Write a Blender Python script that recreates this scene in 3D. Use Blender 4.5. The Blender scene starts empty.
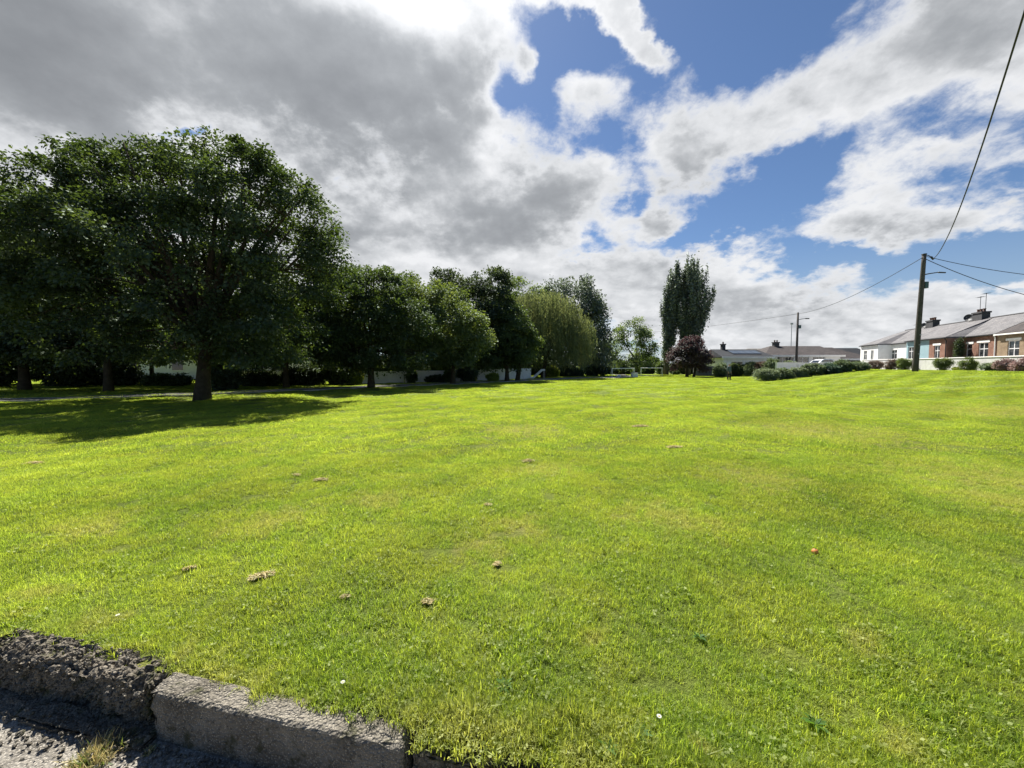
import bpy, math, random
import numpy as np
from mathutils import Vector, Matrix, noise as mnoise

random.seed(7)
R = math.radians
SC = bpy.context.scene
COL = SC.collection

# ------------------------------------------------------------------ camera
F = 385.0                       # focal length in pixels of a 1024 px wide frame
HORIZON = 366.0
PITCH = math.atan((384 - HORIZON) / F)
EYE = Vector((0, 0, 1.4))
cam_d = bpy.data.cameras.new('camera')
cam = bpy.data.objects.new('camera', cam_d)
COL.objects.link(cam)
cam.location = EYE
cam.rotation_euler = (R(90) - PITCH, 0, 0)
cam_d.sensor_width = 36
cam_d.lens = 36 * F / 1024
cam_d.clip_start = 0.05
cam_d.clip_end = 3000
SC.camera = cam


def ray(px, py):
    x, y = (px - 512) / F, (384 - py) / F
    c, s = math.cos(PITCH), math.sin(PITCH)
    return Vector((x, c + y * s, y * c - s))


def at(px, py, Y):
    d = ray(px, py)
    return EYE + d * (Y / d.y)


# ------------------------------------------------------------------ sun
SUN_AZ, SUN_EL = R(-17), R(54)
SUN = Vector((math.sin(SUN_AZ) * math.cos(SUN_EL), math.cos(SUN_AZ) * math.cos(SUN_EL), math.sin(SUN_EL)))
sl = bpy.data.lights.new('sun', 'SUN')
sl.energy = 5.0
sl.angle = R(0.53)
sl.color = (1, .95, .87)
so = bpy.data.objects.new('sun', sl)
COL.objects.link(so)
so.rotation_euler = (-SUN).to_track_quat('-Z', 'Y').to_euler()
so.location = (0, 0, 60)

SC.view_settings.view_transform = 'Standard'
SC.view_settings.look = 'None'
SC.view_settings.exposure = 1.17
SC.view_settings.gamma = 1
SC.cycles.use_denoising = True
SC.cycles.max_bounces = 8
SC.cycles.diffuse_bounces = 4
SC.cycles.transmission_bounces = 6
SC.cycles.glossy_bounces = 2
SC.cycles.sample_clamp_indirect = 6


# ------------------------------------------------------------------ node helpers
class NT:
    def __init__(s, tree):
        s.t = tree
        tree.nodes.clear()

    def n(s, typ, **kw):
        nd = s.t.nodes.new(typ)
        for k, v in kw.items():
            setattr(nd, k, v)
        return nd

    def put(s, sock, v):
        if v is None:
            return
        if hasattr(v, 'is_output'):
            s.t.links.new(v, sock)
        elif isinstance(v, (tuple, list)) and sock.type == 'RGBA' and len(v) == 3:
            sock.default_value = (*v, 1)
        else:
            sock.default_value = v

    def m(s, op, a, b=None, c=None, clamp=False):
        nd = s.n('ShaderNodeMath', operation=op, use_clamp=clamp)
        for i, v in enumerate((a, b, c)):
            if v is not None:
                s.put(nd.inputs[i], v)
        return nd.outputs[0]

    def v(s, op, a, b=None, out=0):
        nd = s.n('ShaderNodeVectorMath', operation=op)
        s.put(nd.inputs[0], a)
        if b is not None:
            s.put(nd.inputs[3 if op == 'SCALE' else 1], b)
        return nd.outputs['Value' if op in ('DOT_PRODUCT', 'LENGTH', 'DISTANCE') else 'Vector']

    def noise(s, vec, scale, detail=4, rough=.5, dist=0, color=False):
        nd = s.n('ShaderNodeTexNoise')
        s.put(nd.inputs['Vector'], vec)
        nd.inputs['Scale'].default_value = scale
        nd.inputs['Detail'].default_value = detail
        nd.inputs['Roughness'].default_value = rough
        nd.inputs['Distortion'].default_value = dist
        return nd.outputs['Color' if color else 'Fac']

    def vor(s, vec, scale, feature='F1', out='Distance'):
        nd = s.n('ShaderNodeTexVoronoi', feature=feature)
        s.put(nd.inputs['Vector'], vec)
        nd.inputs['Scale'].default_value = scale
        return nd.outputs[out]

    def ss(s, x, lo, hi, a=0., b=1.):
        nd = s.n('ShaderNodeMapRange', interpolation_type='SMOOTHSTEP')
        s.put(nd.inputs[0], x)
        nd.inputs[1].default_value, nd.inputs[2].default_value = lo, hi
        nd.inputs[3].default_value, nd.inputs[4].default_value = a, b
        return nd.outputs[0]

    def lin(s, x, lo, hi, a=0., b=1.):
        nd = s.n('ShaderNodeMapRange')
        s.put(nd.inputs[0], x)
        nd.inputs[1].default_value, nd.inputs[2].default_value = lo, hi
        nd.inputs[3].default_value, nd.inputs[4].default_value = a, b
        return nd.outputs[0]

    def mix(s, f, a, b, mode='MIX'):
        nd = s.n('ShaderNodeMix', data_type='RGBA', blend_type=mode)
        s.put(nd.inputs[0], f)
        s.put(nd.inputs[6], a)
        s.put(nd.inputs[7], b)
        return nd.outputs[2]

    def hsv(s, col, h=.5, sat=1., val=1.):
        nd = s.n('ShaderNodeHueSaturation')
        s.put(nd.inputs['Color'], col)
        s.put(nd.inputs['Hue'], h)
        s.put(nd.inputs['Saturation'], sat)
        s.put(nd.inputs['Value'], val)
        return nd.outputs[0]

    def bump(s, h, strength=.3, dist=.02):
        nd = s.n('ShaderNodeBump')
        nd.inputs['Strength'].default_value = strength
        nd.inputs['Distance'].default_value = dist
        s.put(nd.inputs['Height'], h)
        return nd.outputs[0]

    def obj(s):
        return s.n('ShaderNodeTexCoord').outputs['Object']

    def pos(s):
        return s.n('ShaderNodeNewGeometry').outputs['Position']

    def attr(s, name):
        return s.n('ShaderNodeAttribute', attribute_name=name).outputs['Fac']

    def princ(s, col, rough=.7, normal=None, metal=0., spec=.5):
        nd = s.n('ShaderNodeBsdfPrincipled')
        s.put(nd.inputs['Base Color'], col)
        s.put(nd.inputs['Roughness'], rough)
        s.put(nd.inputs['Metallic'], metal)
        nd.inputs['Specular IOR Level'].default_value = spec
        if normal is not None:
            s.put(nd.inputs['Normal'], normal)
        return nd.outputs[0]

    def out(s, sh):
        o = s.n('ShaderNodeOutputMaterial')
        s.t.links.new(sh, o.inputs['Surface'])


def material(name):
    m = bpy.data.materials.new(name)
    m.use_nodes = True
    return m, NT(m.node_tree)


def mat_plain(name, col, rough=.6, var=.25, scale=3., bump=.0, metal=0., spec=.5, grime=None):
    """paint, metal, timber ...: one colour broken by noise and a fine bump"""
    m, t = material(name)
    o = t.obj()
    f = t.noise(o, scale, 6, .6)
    f2 = t.noise(o, scale * 9, 3, .6)
    val = t.m('ADD', t.lin(f, .25, .75, 1 - var, 1 + var), t.lin(f2, .3, .7, -var * .4, var * .4))
    c = t.hsv(col, val=val)
    if grime:
        c = t.mix(t.ss(t.noise(o, scale * .7, 8, .7), .5, .75, 0, .7), c, grime)
    n = t.bump(f2, bump, .01) if bump else None
    t.out(t.princ(c, rough, n, metal, spec))
    return m


def mat_leaf(name, col, trans, tv=.35, gloss=.05, transw=.45, scale=.35):
    """leaf: diffuse front, translucent when the sun is behind it; each leaf has its own tone"""
    m, t = material(name)
    tone = t.attr('tone')
    big = t.noise(t.pos(), scale, 2)
    val = t.m('MULTIPLY', t.lin(tone, 0, 1, 1 - tv, 1 + tv), t.lin(big, .3, .7, .85, 1.15))
    hue = t.lin(tone, 0, 1, .515, .485)
    c1 = t.hsv(col, hue, 1, val)
    c2 = t.hsv(trans, hue, 1, val)
    d = t.n('ShaderNodeBsdfDiffuse')
    t.put(d.inputs[0], c1)
    tr = t.n('ShaderNodeBsdfTranslucent')
    t.put(tr.inputs[0], c2)
    mx = t.n('ShaderNodeMixShader')
    mx.inputs[0].default_value = transw
    t.t.links.new(d.outputs[0], mx.inputs[1])
    t.t.links.new(tr.outputs[0], mx.inputs[2])
    g = t.n('ShaderNodeBsdfGlossy')
    g.inputs['Roughness'].default_value = .62
    g.inputs[0].default_value = (.75, .85, .75, 1)
    m2 = t.n('ShaderNodeMixShader')
    m2.inputs[0].default_value = gloss
    t.t.links.new(mx.outputs[0], m2.inputs[1])
    t.t.links.new(g.outputs[0], m2.inputs[2])
    t.out(m2.outputs[0])
    return m


# ------------------------------------------------------------------ terrain
def lawn_level(px, py):
    d = ray(px, py)
    return (EYE + d * (-EYE.z / d.z)).to_2d()


_k0, _k1 = lawn_level(147, 690), lawn_level(403, 747)
KD = (_k1 - _k0).normalized()          # along the kerb, to the right
KN = Vector((-KD.y, KD.x))             # from the pavement into the lawn
T_FRONT, KW, DROP = _k0.dot(KN) - .006, .125, .215
T_LAWN = T_FRONT + KW


def st(s, t):
    return KD.x * s + KN.x * t, KD.y * s + KN.y * t


def sstep(a, b, x):
    t = np.clip((x - a) / (b - a), 0, 1)
    return t * t * (3 - 2 * t)


def ground(x, y):
    x, y = np.asarray(x, float), np.asarray(y, float)
    d = ((x - 36) - .392 * (y - 27)) / 1.074
    g = 1.0 * sstep(-16, -4, d)
    near = np.exp(-((y - 12) / 60) ** 2)
    g = g + near * (.022 * np.sin(x * .9 + 1.3) * np.sin(y * .7) + .016 * np.sin(x * 2.1 + y * 1.3) + .01 * np.sin(3.7 * x - 2.9 * y))
    return g


def gz(x, y):
    return float(ground(x, y))


def on_ground(px, py):
    """where the line of sight through a pixel meets the lawn"""
    d = ray(px, py)
    Y = 1.0
    for _ in range(4000):
        p = EYE + d * (Y / d.y)
        if p.z <= gz(p.x, p.y):
            return p
        Y *= 1.004
    return p


# ------------------------------------------------------------------ mesh helpers
class MB:
    def __init__(s):
        s.v, s.f = [], []

    def add(s, vs, fs):
        o = len(s.v)
        s.v += [tuple(v) for v in vs]
        s.f += [tuple(i + o for i in f) for f in fs]
        return s

    def box(s, x0, x1, y0, y1, z0, z1):
        return s.add([(x0, y0, z0), (x1, y0, z0), (x1, y1, z0), (x0, y1, z0), (x0, y0, z1), (x1, y0, z1), (x1, y1, z1), (x0, y1, z1)],
                     [(3, 2, 1, 0), (4, 5, 6, 7), (0, 1, 5, 4), (1, 2, 6, 5), (2, 3, 7, 6), (3, 0, 4, 7)])

    def prism(s, poly, axis, a, b):
        """poly: 2-D points; extruded along axis 'x', 'y' or 'z' from a to b"""
        def P(p, w):
            return {'x': (w, p[0], p[1]), 'y': (p[0], w, p[1]), 'z': (p[0], p[1], w)}[axis]
        n = len(poly)
        return s.add([P(p, a) for p in poly] + [P(p, b) for p in poly],
                     [tuple(range(n))[::-1], tuple(range(n, 2 * n))] + [(i, (i + 1) % n, (i + 1) % n + n, i + n) for i in range(n)])

    def tube(s, pts, rad, sides=8, cap=True):
        pts = [Vector(p) for p in pts]
        n = len(pts)
        if not hasattr(rad, '__len__'):
            rad = [rad] * n
        rings = []
        up = None
        for i in range(n):
            d = (pts[min(i + 1, n - 1)] - pts[max(i - 1, 0)]).normalized()
            if up is None:
                up = d.orthogonal().normalized()
            up = (up - d * up.dot(d))
            up = up.normalized() if up.length > 1e-6 else d.orthogonal().normalized()
            w = d.cross(up)
            rings.append([pts[i] + (up * math.cos(2 * math.pi * k / sides) + w * math.sin(2 * math.pi * k / sides)) * rad[i] for k in range(sides)])
        fs = []
        for i in range(n - 1):
            for k in range(sides):
                k2 = (k + 1) % sides
                fs.append((i * sides + k, i * sides + k2, (i + 1) * sides + k2, (i + 1) * sides + k))
        if cap:
            fs.append(tuple(range(sides))[::-1])
            fs.append(tuple((n - 1) * sides + k for k in range(sides)))
        return s.add([v for r in rings for v in r], fs)

    def lathe(s, prof, sides=16, c=(0, 0, 0)):
        vs, fs = [], []
        for r, z in prof:
            for k in range(sides):
                a = 2 * math.pi * k / sides
                vs.append((c[0] + r * math.cos(a), c[1] + r * math.sin(a), c[2] + z))
        for i in range(len(prof) - 1):
            for k in range(sides):
                k2 = (k + 1) % sides
                fs.append((i * sides + k, i * sides + k2, (i + 1) * sides + k2, (i + 1) * sides + k))
        fs.append(tuple(range(sides))[::-1])
        fs.append(tuple((len(prof) - 1) * sides + k for k in range(sides)))
        return s.add(vs, fs)

    def build(s, name, m, parent=None, smooth=False, bevel=0., loc=None):
        me = bpy.data.meshes.new(name)
        me.from_pydata(s.v, [], s.f)
        me.update()
        if smooth:
            me.polygons.foreach_set('use_smooth', [True] * len(me.polygons))
        return link(name, me, m, parent, bevel, loc)


def link(name, me, m, parent=None, bevel=0., loc=None):
    o = bpy.data.objects.new(name, me)
    if m is not None:
        me.materials.append(m)
    COL.objects.link(o)
    if parent is not None:
        o.parent = parent
    if loc is not None:
        o.location = loc
    if bevel:
        b = o.modifiers.new('bevel', 'BEVEL')
        b.width = bevel
        b.segments = 2
        b.limit_method = 'ANGLE'
    return o


def tag(o, label, cat, group=None):
    o['label'] = label
    o['category'] = cat
    if group:
        o['group'] = group
    return o


def kind(o, k):
    o['kind'] = k
    return o


def thing(name, label, cat, loc=(0, 0, 0), rz=0., group=None):
    o = bpy.data.objects.new(name, None)
    o.empty_display_size = .3
    COL.objects.link(o)
    o.location = loc
    o.rotation_euler = (0, 0, rz)
    return tag(o, label, cat, group)


def copy_thing(root, loc, rz, label):
    r = root.copy()
    COL.objects.link(r)
    r.location = loc
    r.rotation_euler = (0, 0, rz)
    r['label'] = label
    for ch in list(root.children):
        c = ch.copy()
        COL.objects.link(c)
        c.parent = r
        for g in list(ch.children):
            d = g.copy()
            COL.objects.link(d)
            d.parent = c
    return r


def quads_mesh(name, V, m, tone, nper=4):
    """V: (n, nper, 3) faces of nper corners; tone: (n,) kept as a face attribute"""
    n = len(V)
    me = bpy.data.meshes.new(name)
    me.vertices.add(n * nper)
    me.vertices.foreach_set('co', np.ascontiguousarray(V, dtype=np.float32).ravel())
    me.loops.add(n * nper)
    me.loops.foreach_set('vertex_index', np.arange(n * nper, dtype=np.int32))
    me.polygons.add(n)
    me.polygons.foreach_set('loop_start', np.arange(0, n * nper, nper, dtype=np.int32))
    a = me.attributes.new('tone', 'FLOAT', 'FACE')
    a.data.foreach_set('value', np.asarray(tone, dtype=np.float32))
    me.update(calc_edges=True)
    if m is not None:
        me.materials.append(m)
    return me


def unit(a):
    return a / np.maximum(np.linalg.norm(a, axis=-1, keepdims=True), 1e-9)


def leaf_verts(rng, C, A, N, L, W, fold=.18):
    """kite-shaped folded leaves: centres C, length axes A, normals N"""
    A = unit(A)
    B = unit(np.cross(N, A))
    N = unit(np.cross(A, B))
    L, W = L[:, None], W[:, None]
    return np.stack([C - A * L * .5, C + B * W * .5 + N * W * fold - A * L * .05, C + A * L * .5 - N * L * .12, C - B * W * .5 + N * W * fold - A * L * .05], axis=1)


# ------------------------------------------------------------------ materials
def lawn_colour(t):
    """shared by the soil sheet and the blades: worn, straw and lush patches that lie still in the place"""
    p = t.pos()
    n1 = t.noise(p, .35, 5, .6)
    n2 = t.noise(p, 1.7, 4, .6)
    n3 = t.noise(p, 7., 3, .6)
    dry = t.ss(t.m('ADD', t.m('MULTIPLY', n2, .6), t.m('MULTIPLY', n1, .5)), .57, .72)
    dry = t.m('MULTIPLY', dry, t.ss(n3, .3, .6))
    spots = None
    for (px, py, r) in DRY_SPOTS:
        g = on_ground(px, py)
        q = t.v('SUBTRACT', p, (g.x, g.y, g.z))
        q = t.v('LENGTH', q)
        e = t.m('SUBTRACT', 1., t.m('DIVIDE', t.m('ADD', q, t.lin(n3, .3, .7, -r * .7, r * .7)), r), clamp=True)
        spots = e if spots is None else t.m('MAXIMUM', spots, e)
    dry = t.m('MAXIMUM', t.m('MULTIPLY', dry, .55), t.m('MULTIPLY', spots, .85), clamp=True)
    # thatch and straw where the mower misses the strip along the kerb
    kt = t.m('ADD', t.v('DOT_PRODUCT', p, (KN.x, KN.y, 0)), t.lin(n2, .3, .7, -.16, .16))
    kx = t.v('DOT_PRODUCT', p, (KD.x, KD.y, 0))
    strip = t.m('MULTIPLY', t.ss(kt, T_LAWN + .20, T_LAWN - .05, 0, .8), t.ss(n3, .35, .6))
    dry = t.m('MAXIMUM', dry, strip)
    # mowing stripes
    sx = t.v('DOT_PRODUCT', p, (.62, -.78, 0))
    stripe = t.m('SINE', t.m('ADD', t.m('MULTIPLY', sx, 4.3), t.m('MULTIPLY', n1, 7)))
    lush = t.m('ADD', t.m('MULTIPLY', t.lin(n1, .3, .7, .78, 1.20), t.lin(n3, .3, .7, .86, 1.14)), t.m('MULTIPLY', stripe, t.ss(t.v('DOT_PRODUCT', p, (.2, .98, 0)), 4, 24, .05, .115)))
    return dry, lush, n2, n3


DRY_SPOTS = [(668, 515, .55), (990, 478, 1.3), (1010, 500, .8), (755, 478, .7), (520, 528, .35), (90, 528, .4), (480, 545, .3), (275, 520, .45), (545, 470, .6), (520, 430, 1.), (380, 500, .4),
             (30, 600, .22), (90, 625, .2), (180, 655, .12), (640, 712, .06), (700, 745, .06), (900, 745, .1), (860, 640, .12), (600, 640, .1), (820, 430, 2.), (1000, 410, 2.5)]


def mat_grass():
    m, t = material('grass_blades')
    dry, lush, n2, n3 = lawn_colour(t)
    tone = t.attr('tone')
    rnd = t.n('ShaderNodeObjectInfo').outputs['Random']
    val = t.m('MULTIPLY', lush, t.lin(tone, 0, 1, .48, 1.60))
    dryleaf = t.m('MAXIMUM', t.m('MULTIPLY', dry, t.ss(tone, .2, .7)), t.ss(tone, .93, .96, 0, .8))
    dryleaf = t.m('MAXIMUM', dryleaf, t.m('MULTIPLY', dry, .55))
    g1 = t.mix(t.ss(n2, .35, .7), (.190, .250, .032), (.110, .185, .022))
    g2 = t.mix(t.ss(n2, .35, .7), (.50, .58, .050), (.32, .47, .032))
    c1 = t.mix(dryleaf, t.hsv(g1, val=val), (.42, .42, .12))
    c2 = t.mix(dryleaf, t.hsv(g2, val=val), (.60, .58, .13))
    d = t.n('ShaderNodeBsdfDiffuse')
    t.put(d.inputs[0], c1)
    tr = t.n('ShaderNodeBsdfTranslucent')
    t.put(tr.inputs[0], c2)
    mx = t.n('ShaderNodeMixShader')
    mx.inputs[0].default_value = .58
    t.t.links.new(d.outputs[0], mx.inputs[1])
    t.t.links.new(tr.outputs[0], mx.inputs[2])
    g = t.n('ShaderNodeBsdfGlossy')
    g.inputs['Roughness'].default_value = .55
    g.inputs[0].default_value = (.8, .85, .5, 1)
    m2 = t.n('ShaderNodeMixShader')
    m2.inputs[0].default_value = .04
    t.t.links.new(mx.outputs[0], m2.inputs[1])
    t.t.links.new(g.outputs[0], m2.inputs[2])
    t.out(m2.outputs[0])
    return m


def mat_lawn_soil():
    m, t = material('lawn_soil')
    dry, lush, n2, n3 = lawn_colour(t)
    p = t.pos()
    f = t.noise(p, 60, 4, .7)
    green = t.hsv(t.mix(t.ss(n2, .35, .7), (.195, .245, .038), (.135, .205, .028)), val=t.m('MULTIPLY', lush, t.lin(f, .3, .7, .6, 1.3)))
    c = t.mix(dry, green, (.29, .29, .08))
    # near the kerb bare soil shows between the blades
    far = t.ss(t.v('DOT_PRODUCT', p, (.203, .979, 0)), 6, 30)
    c = t.mix(t.lin(far, 0, 1, .25, 0), c, (.075, .06, .03))
    t.out(t.princ(c, .95, t.bump(t.m('ADD', f, t.noise(p, 12, 5, .7)), .9, .05), spec=.1))
    return m


def mat_concrete(name, col, dark, scale=1., agg=.6, moss=None, roughbump=.6):
    m, t = material(name)
    p = t.pos()
    n1 = t.noise(p, 4 * scale, 8, .65)
    n2 = t.noise(p, 45 * scale, 6, .7)
    pe = t.vor(p, 95 * scale)
    pe2 = t.vor(p, 38 * scale)
    c = t.mix(t.ss(n1, .35, .68), col, dark)
    c = t.mix(t.m('MULTIPLY', t.ss(pe, .45, .15), agg), c, tuple(min(1, k * 1.75) for k in col))
    c = t.mix(t.m('MULTIPLY', t.ss(n2, .52, .70), .75), c, tuple(k * .25 for k in dark))
    if moss:
        c = t.mix(t.ss(t.noise(p, 9 * scale, 6, .7), .53, .66, 0, .85), c, moss)
    h = t.m('ADD', t.m('ADD', n2, t.m('MULTIPLY', pe, .8)), t.m('ADD', n1, t.m('MULTIPLY', pe2, .6)))
    t.out(t.princ(c, .9, t.bump(h, roughbump, .02), spec=.25))
    return m


def mat_brick(name, c1, c2, mortar):
    m, t = material(name)
    o = t.obj()
    sep = t.n('ShaderNodeSeparateXYZ')
    t.put(sep.inputs[0], o)
    cmb = t.n('ShaderNodeCombineXYZ')
    t.put(cmb.inputs[0], t.m('ADD', sep.outputs[0], sep.outputs[1]))
    t.put(cmb.inputs[1], sep.outputs[2])
    b = t.n('ShaderNodeTexBrick')
    t.put(b.inputs['Vector'], cmb.outputs[0])
    t.put(b.inputs['Color1'], c1)
    t.put(b.inputs['Color2'], c2)
    t.put(b.inputs['Mortar'], mortar)
    b.inputs['Scale'].default_value = 1.
    b.inputs['Brick Width'].default_value = .23
    b.inputs['Row Height'].default_value = .075
    b.inputs['Mortar Size'].default_value = .009
    c = t.mix(t.ss(t.noise(o, 1.3, 6, .7), .35, .75, 0, .6), b.outputs['Color'], tuple(k * .5 for k in c2))
    t.out(t.princ(c, .9, t.bump(b.outputs['Fac'], -.5, .01), spec=.2))
    return m


def mat_slate(name, c1, c2, lichen):
    m, t = material(name)
    o = t.obj()
    sep = t.n('ShaderNodeSeparateXYZ')
    t.put(sep.inputs[0], o)
    cmb = t.n('ShaderNodeCombineXYZ')
    t.put(cmb.inputs[0], t.m('ADD', sep.outputs[0], t.m('MULTIPLY', sep.outputs[1], .03)))
    t.put(cmb.inputs[1], t.m('MULTIPLY', sep.outputs[2], 1.9))
    b = t.n('ShaderNodeTexBrick')
    t.put(b.inputs['Vector'], cmb.outputs[0])
    t.put(b.inputs['Color1'], c1)
    t.put(b.inputs['Color2'], c2)
    t.put(b.inputs['Mortar'], tuple(k * .35 for k in c2))
    b.inputs['Scale'].default_value = 1.
    b.inputs['Brick Width'].default_value = .3
    b.inputs['Row Height'].default_value = .24
    b.inputs['Mortar Size'].default_value = .012
    c = t.mix(t.ss(t.noise(o, 2.2, 7, .7), .5, .72, 0, .7), b.outputs['Color'], lichen)
    c = t.mix(t.ss(t.noise(o, .8, 5, .6), .45, .7, 0, .5), c, tuple(k * .55 for k in c2))
    t.out(t.princ(c, .85, t.bump(b.outputs['Fac'], -.6, .015), spec=.2))
    return m


M = {}
M['grass'] = mat_grass()
M['soil'] = mat_lawn_soil()
M['pavement'] = mat_concrete('pavement_concrete', (.27, .25, .215), (.13, .118, .098), 1., .8)
M['kerb'] = mat_concrete('kerb_concrete', (.255, .232, .19), (.115, .102, .08), 1., .7, (.05, .052, .022), .9)
M['kerb_old'] = mat_concrete('kerb_old', (.21, .185, .145), (.075, .065, .045), .8, .7, (.055, .06, .018), 1.)
M['earth'] = mat_concrete('earth', (.07, .055, .035), (.035, .028, .018), 1., .3, None, 1.)
M['asphalt'] = mat_concrete('path_asphalt', (.075, .073, .07), (.05, .048, .045), .8, .4)
M['path'] = mat_concrete('path_concrete', (.42, .40, .36), (.28, .27, .24), .6, .3)
M['bark'] = mat_plain('bark', (.055, .045, .030), .95, .45, 5, .9, grime=(.045, .052, .018), spec=.1)
M['bark_grey'] = mat_plain('bark_grey', (.10, .085, .065), .95, .4, 5, .9, spec=.1)
M['syc'] = mat_leaf('leaf_sycamore', (.032, .056, .016), (.095, .145, .018), .45, .06, .34)
M['mid'] = mat_leaf('leaf_mid', (.044, .072, .022), (.12, .175, .024), .45, .06, .36)
M['light'] = mat_leaf('leaf_light', (.066, .098, .028), (.18, .24, .032), .4, .07, .40)
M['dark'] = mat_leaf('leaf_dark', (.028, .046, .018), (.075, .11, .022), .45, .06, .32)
M['willow'] = mat_leaf('leaf_willow', (.135, .165, .070), (.27, .31, .09), .35, .06, .40)
M['poplar'] = mat_leaf('leaf_poplar', (.062, .082, .052), (.13, .165, .08), .45, .14, .34)
M['airy'] = mat_leaf('leaf_airy', (.070, .11, .035), (.18, .25, .04), .4, .08, .42)
M['purple'] = mat_leaf('leaf_purple', (.075, .048, .054), (.11, .05, .055), .35, .05, .28)
M['hedge'] = mat_leaf('leaf_hedge', (.105, .145, .075), (.17, .22, .08), .35, .05, .35)
M['sage'] = mat_leaf('leaf_sage', (.155, .195, .120), (.21, .25, .11), .3, .05, .35)
M['teal'] = mat_leaf('leaf_teal', (.05, .095, .068), (.09, .15, .06), .35, .05, .3)
M['box'] = mat_leaf('leaf_box', (.095, .135, .030), (.18, .23, .035), .35, .05, .35)
M['bronze'] = mat_leaf('leaf_bronze', (.15, .105, .085), (.19, .11, .07), .4, .05, .3)
M['pink'] = mat_leaf('leaf_pink', (.30, .20, .19), (.32, .19, .17), .5, .05, .3)
M['lime'] = mat_leaf('leaf_lime', (.17, .22, .03), (.35, .40, .04), .3, .05, .45)
M['straw'] = mat_leaf('dry_grass', (.50, .43, .22), (.52, .44, .17), .45, .03, .3)
M['weed'] = mat_leaf('leaf_weed', (.06, .13, .02), (.14, .27, .02), .3, .02, .4)
M['pole_wood'] = mat_plain('pole_wood', (.085, .078, .072), .9, .3, 2.5, .6, grime=(.05, .048, .045), spec=.15)
M['steel'] = mat_plain('galvanised_steel', (.30, .31, .32), .45, .15, 4, 0, .8)
M['dark_metal'] = mat_plain('dark_metal', (.03, .033, .036), .5, .2, 6, 0, .2)
M['cable'] = mat_plain('cable_rubber', (.010, .010, .011), .6, .2, 5)
M['teal_box'] = mat_plain('teal_plastic', (.03, .075, .075), .5, .2, 5)
M['white'] = mat_plain('white_paint', (.78, .78, .76), .6, .05, 2, .1)
M['upvc'] = mat_plain('white_plastic_frame', (.80, .80, .79), .35, .03, 2)
M['render_white'] = mat_plain('white_render', (.78, .78, .77), .9, .07, 1.5, .3, grime=(.55, .54, .50))
M['render_blue'] = mat_plain('turquoise_render', (.25, .37, .41), .9, .08, 1.5, .3, grime=(.16, .27, .31))
M['render_grey'] = mat_plain('pebbledash', (.52, .52, .50), .95, .16, 3, .8, grime=(.34, .34, .32))
M['wall_white'] = mat_plain('whitewash', (.74, .745, .74), .9, .10, 2, .4, grime=(.42, .44, .42))
M['coping'] = mat_plain('coping_white', (.80, .79, .76), .85, .07, 2, .3)
M['brick'] = mat_brick('red_brick', (.27, .115, .07), (.21, .085, .055), (.34, .30, .25))
M['brick_tan'] = mat_brick('tan_brick', (.30, .21, .12), (.24, .165, .095), (.36, .32, .26))
M['brick_grey'] = mat_plain('chimney_render', (.055, .055, .06), .9, .3, 3, .5)
M['slate_light'] = mat_slate('slate_light', (.185, .18, .185), (.145, .142, .148), (.29, .27, .255))
M['slate_dark'] = mat_slate('slate_dark', (.035, .039, .046), (.026, .03, .036), (.06, .06, .06))
M['tile_brown'] = mat_slate('tile_brown', (.080, .068, .066), (.06, .053, .052), (.12, .105, .095))
M['tile_grey'] = mat_slate('tile_grey', (.24, .22, .19), (.19, .175, .155), (.28, .27, .24))
M['solar'] = mat_plain('solar_glass', (.025, .045, .075), .18, .15, 2, 0, .1)
M['gutter'] = mat_plain('gutter_black', (.02, .022, .025), .5, .1, 4)
M['fence'] = mat_plain('grey_timber', (.20, .205, .21), .9, .25, 4, .5)
M['wood'] = mat_plain('timber', (.13, .09, .06), .9, .3, 5, .5)
M['car_white'] = mat_plain('car_paint', (.78, .79, .80), .22, .02, 1)
M['car_silver'] = mat_plain('car_silver', (.52, .56, .60), .25, .03, 1, 0, .5)
M['rubber'] = mat_plain('rubber', (.02, .02, .02), .85, .15, 8)
M['lamp'] = mat_plain('lamp_lens', (.75, .76, .72), .15, .05, 3)
M['red_lens'] = mat_plain('red_lens', (.4, .02, .015), .2, .1, 3)
M['orange'] = mat_plain('orange_skin', (.58, .20, .05), .6, .12, 20, .3)
M['terracotta'] = mat_plain('terracotta', (.16, .085, .06), .9, .2, 4)
M['skin'] = mat_plain('skin', (.48, .30, .22), .6, .06, 6)
M['hair'] = mat_plain('hair', (.16, .15, .14), .6, .2, 20)
M['coat'] = mat_plain('grey_blue_coat', (.10, .13, .16), .9, .15, 8, .2)
M['trousers'] = mat_plain('dark_trousers', (.015, .016, .02), .9, .2, 8)
M['stone'] = mat_plain('pale_stone', (.50, .49, .46), .9, .15, 6, .5)


def mat_glass():
    m, t = material('window_glass')
    o = t.obj()
    c = t.mix(t.ss(t.noise(o, 1.4, 3), .4, .6), (.02, .024, .028), (.055, .06, .062))
    t.out(t.princ(c, .06, spec=.8))
    return m


M['glass'] = mat_glass()


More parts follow.
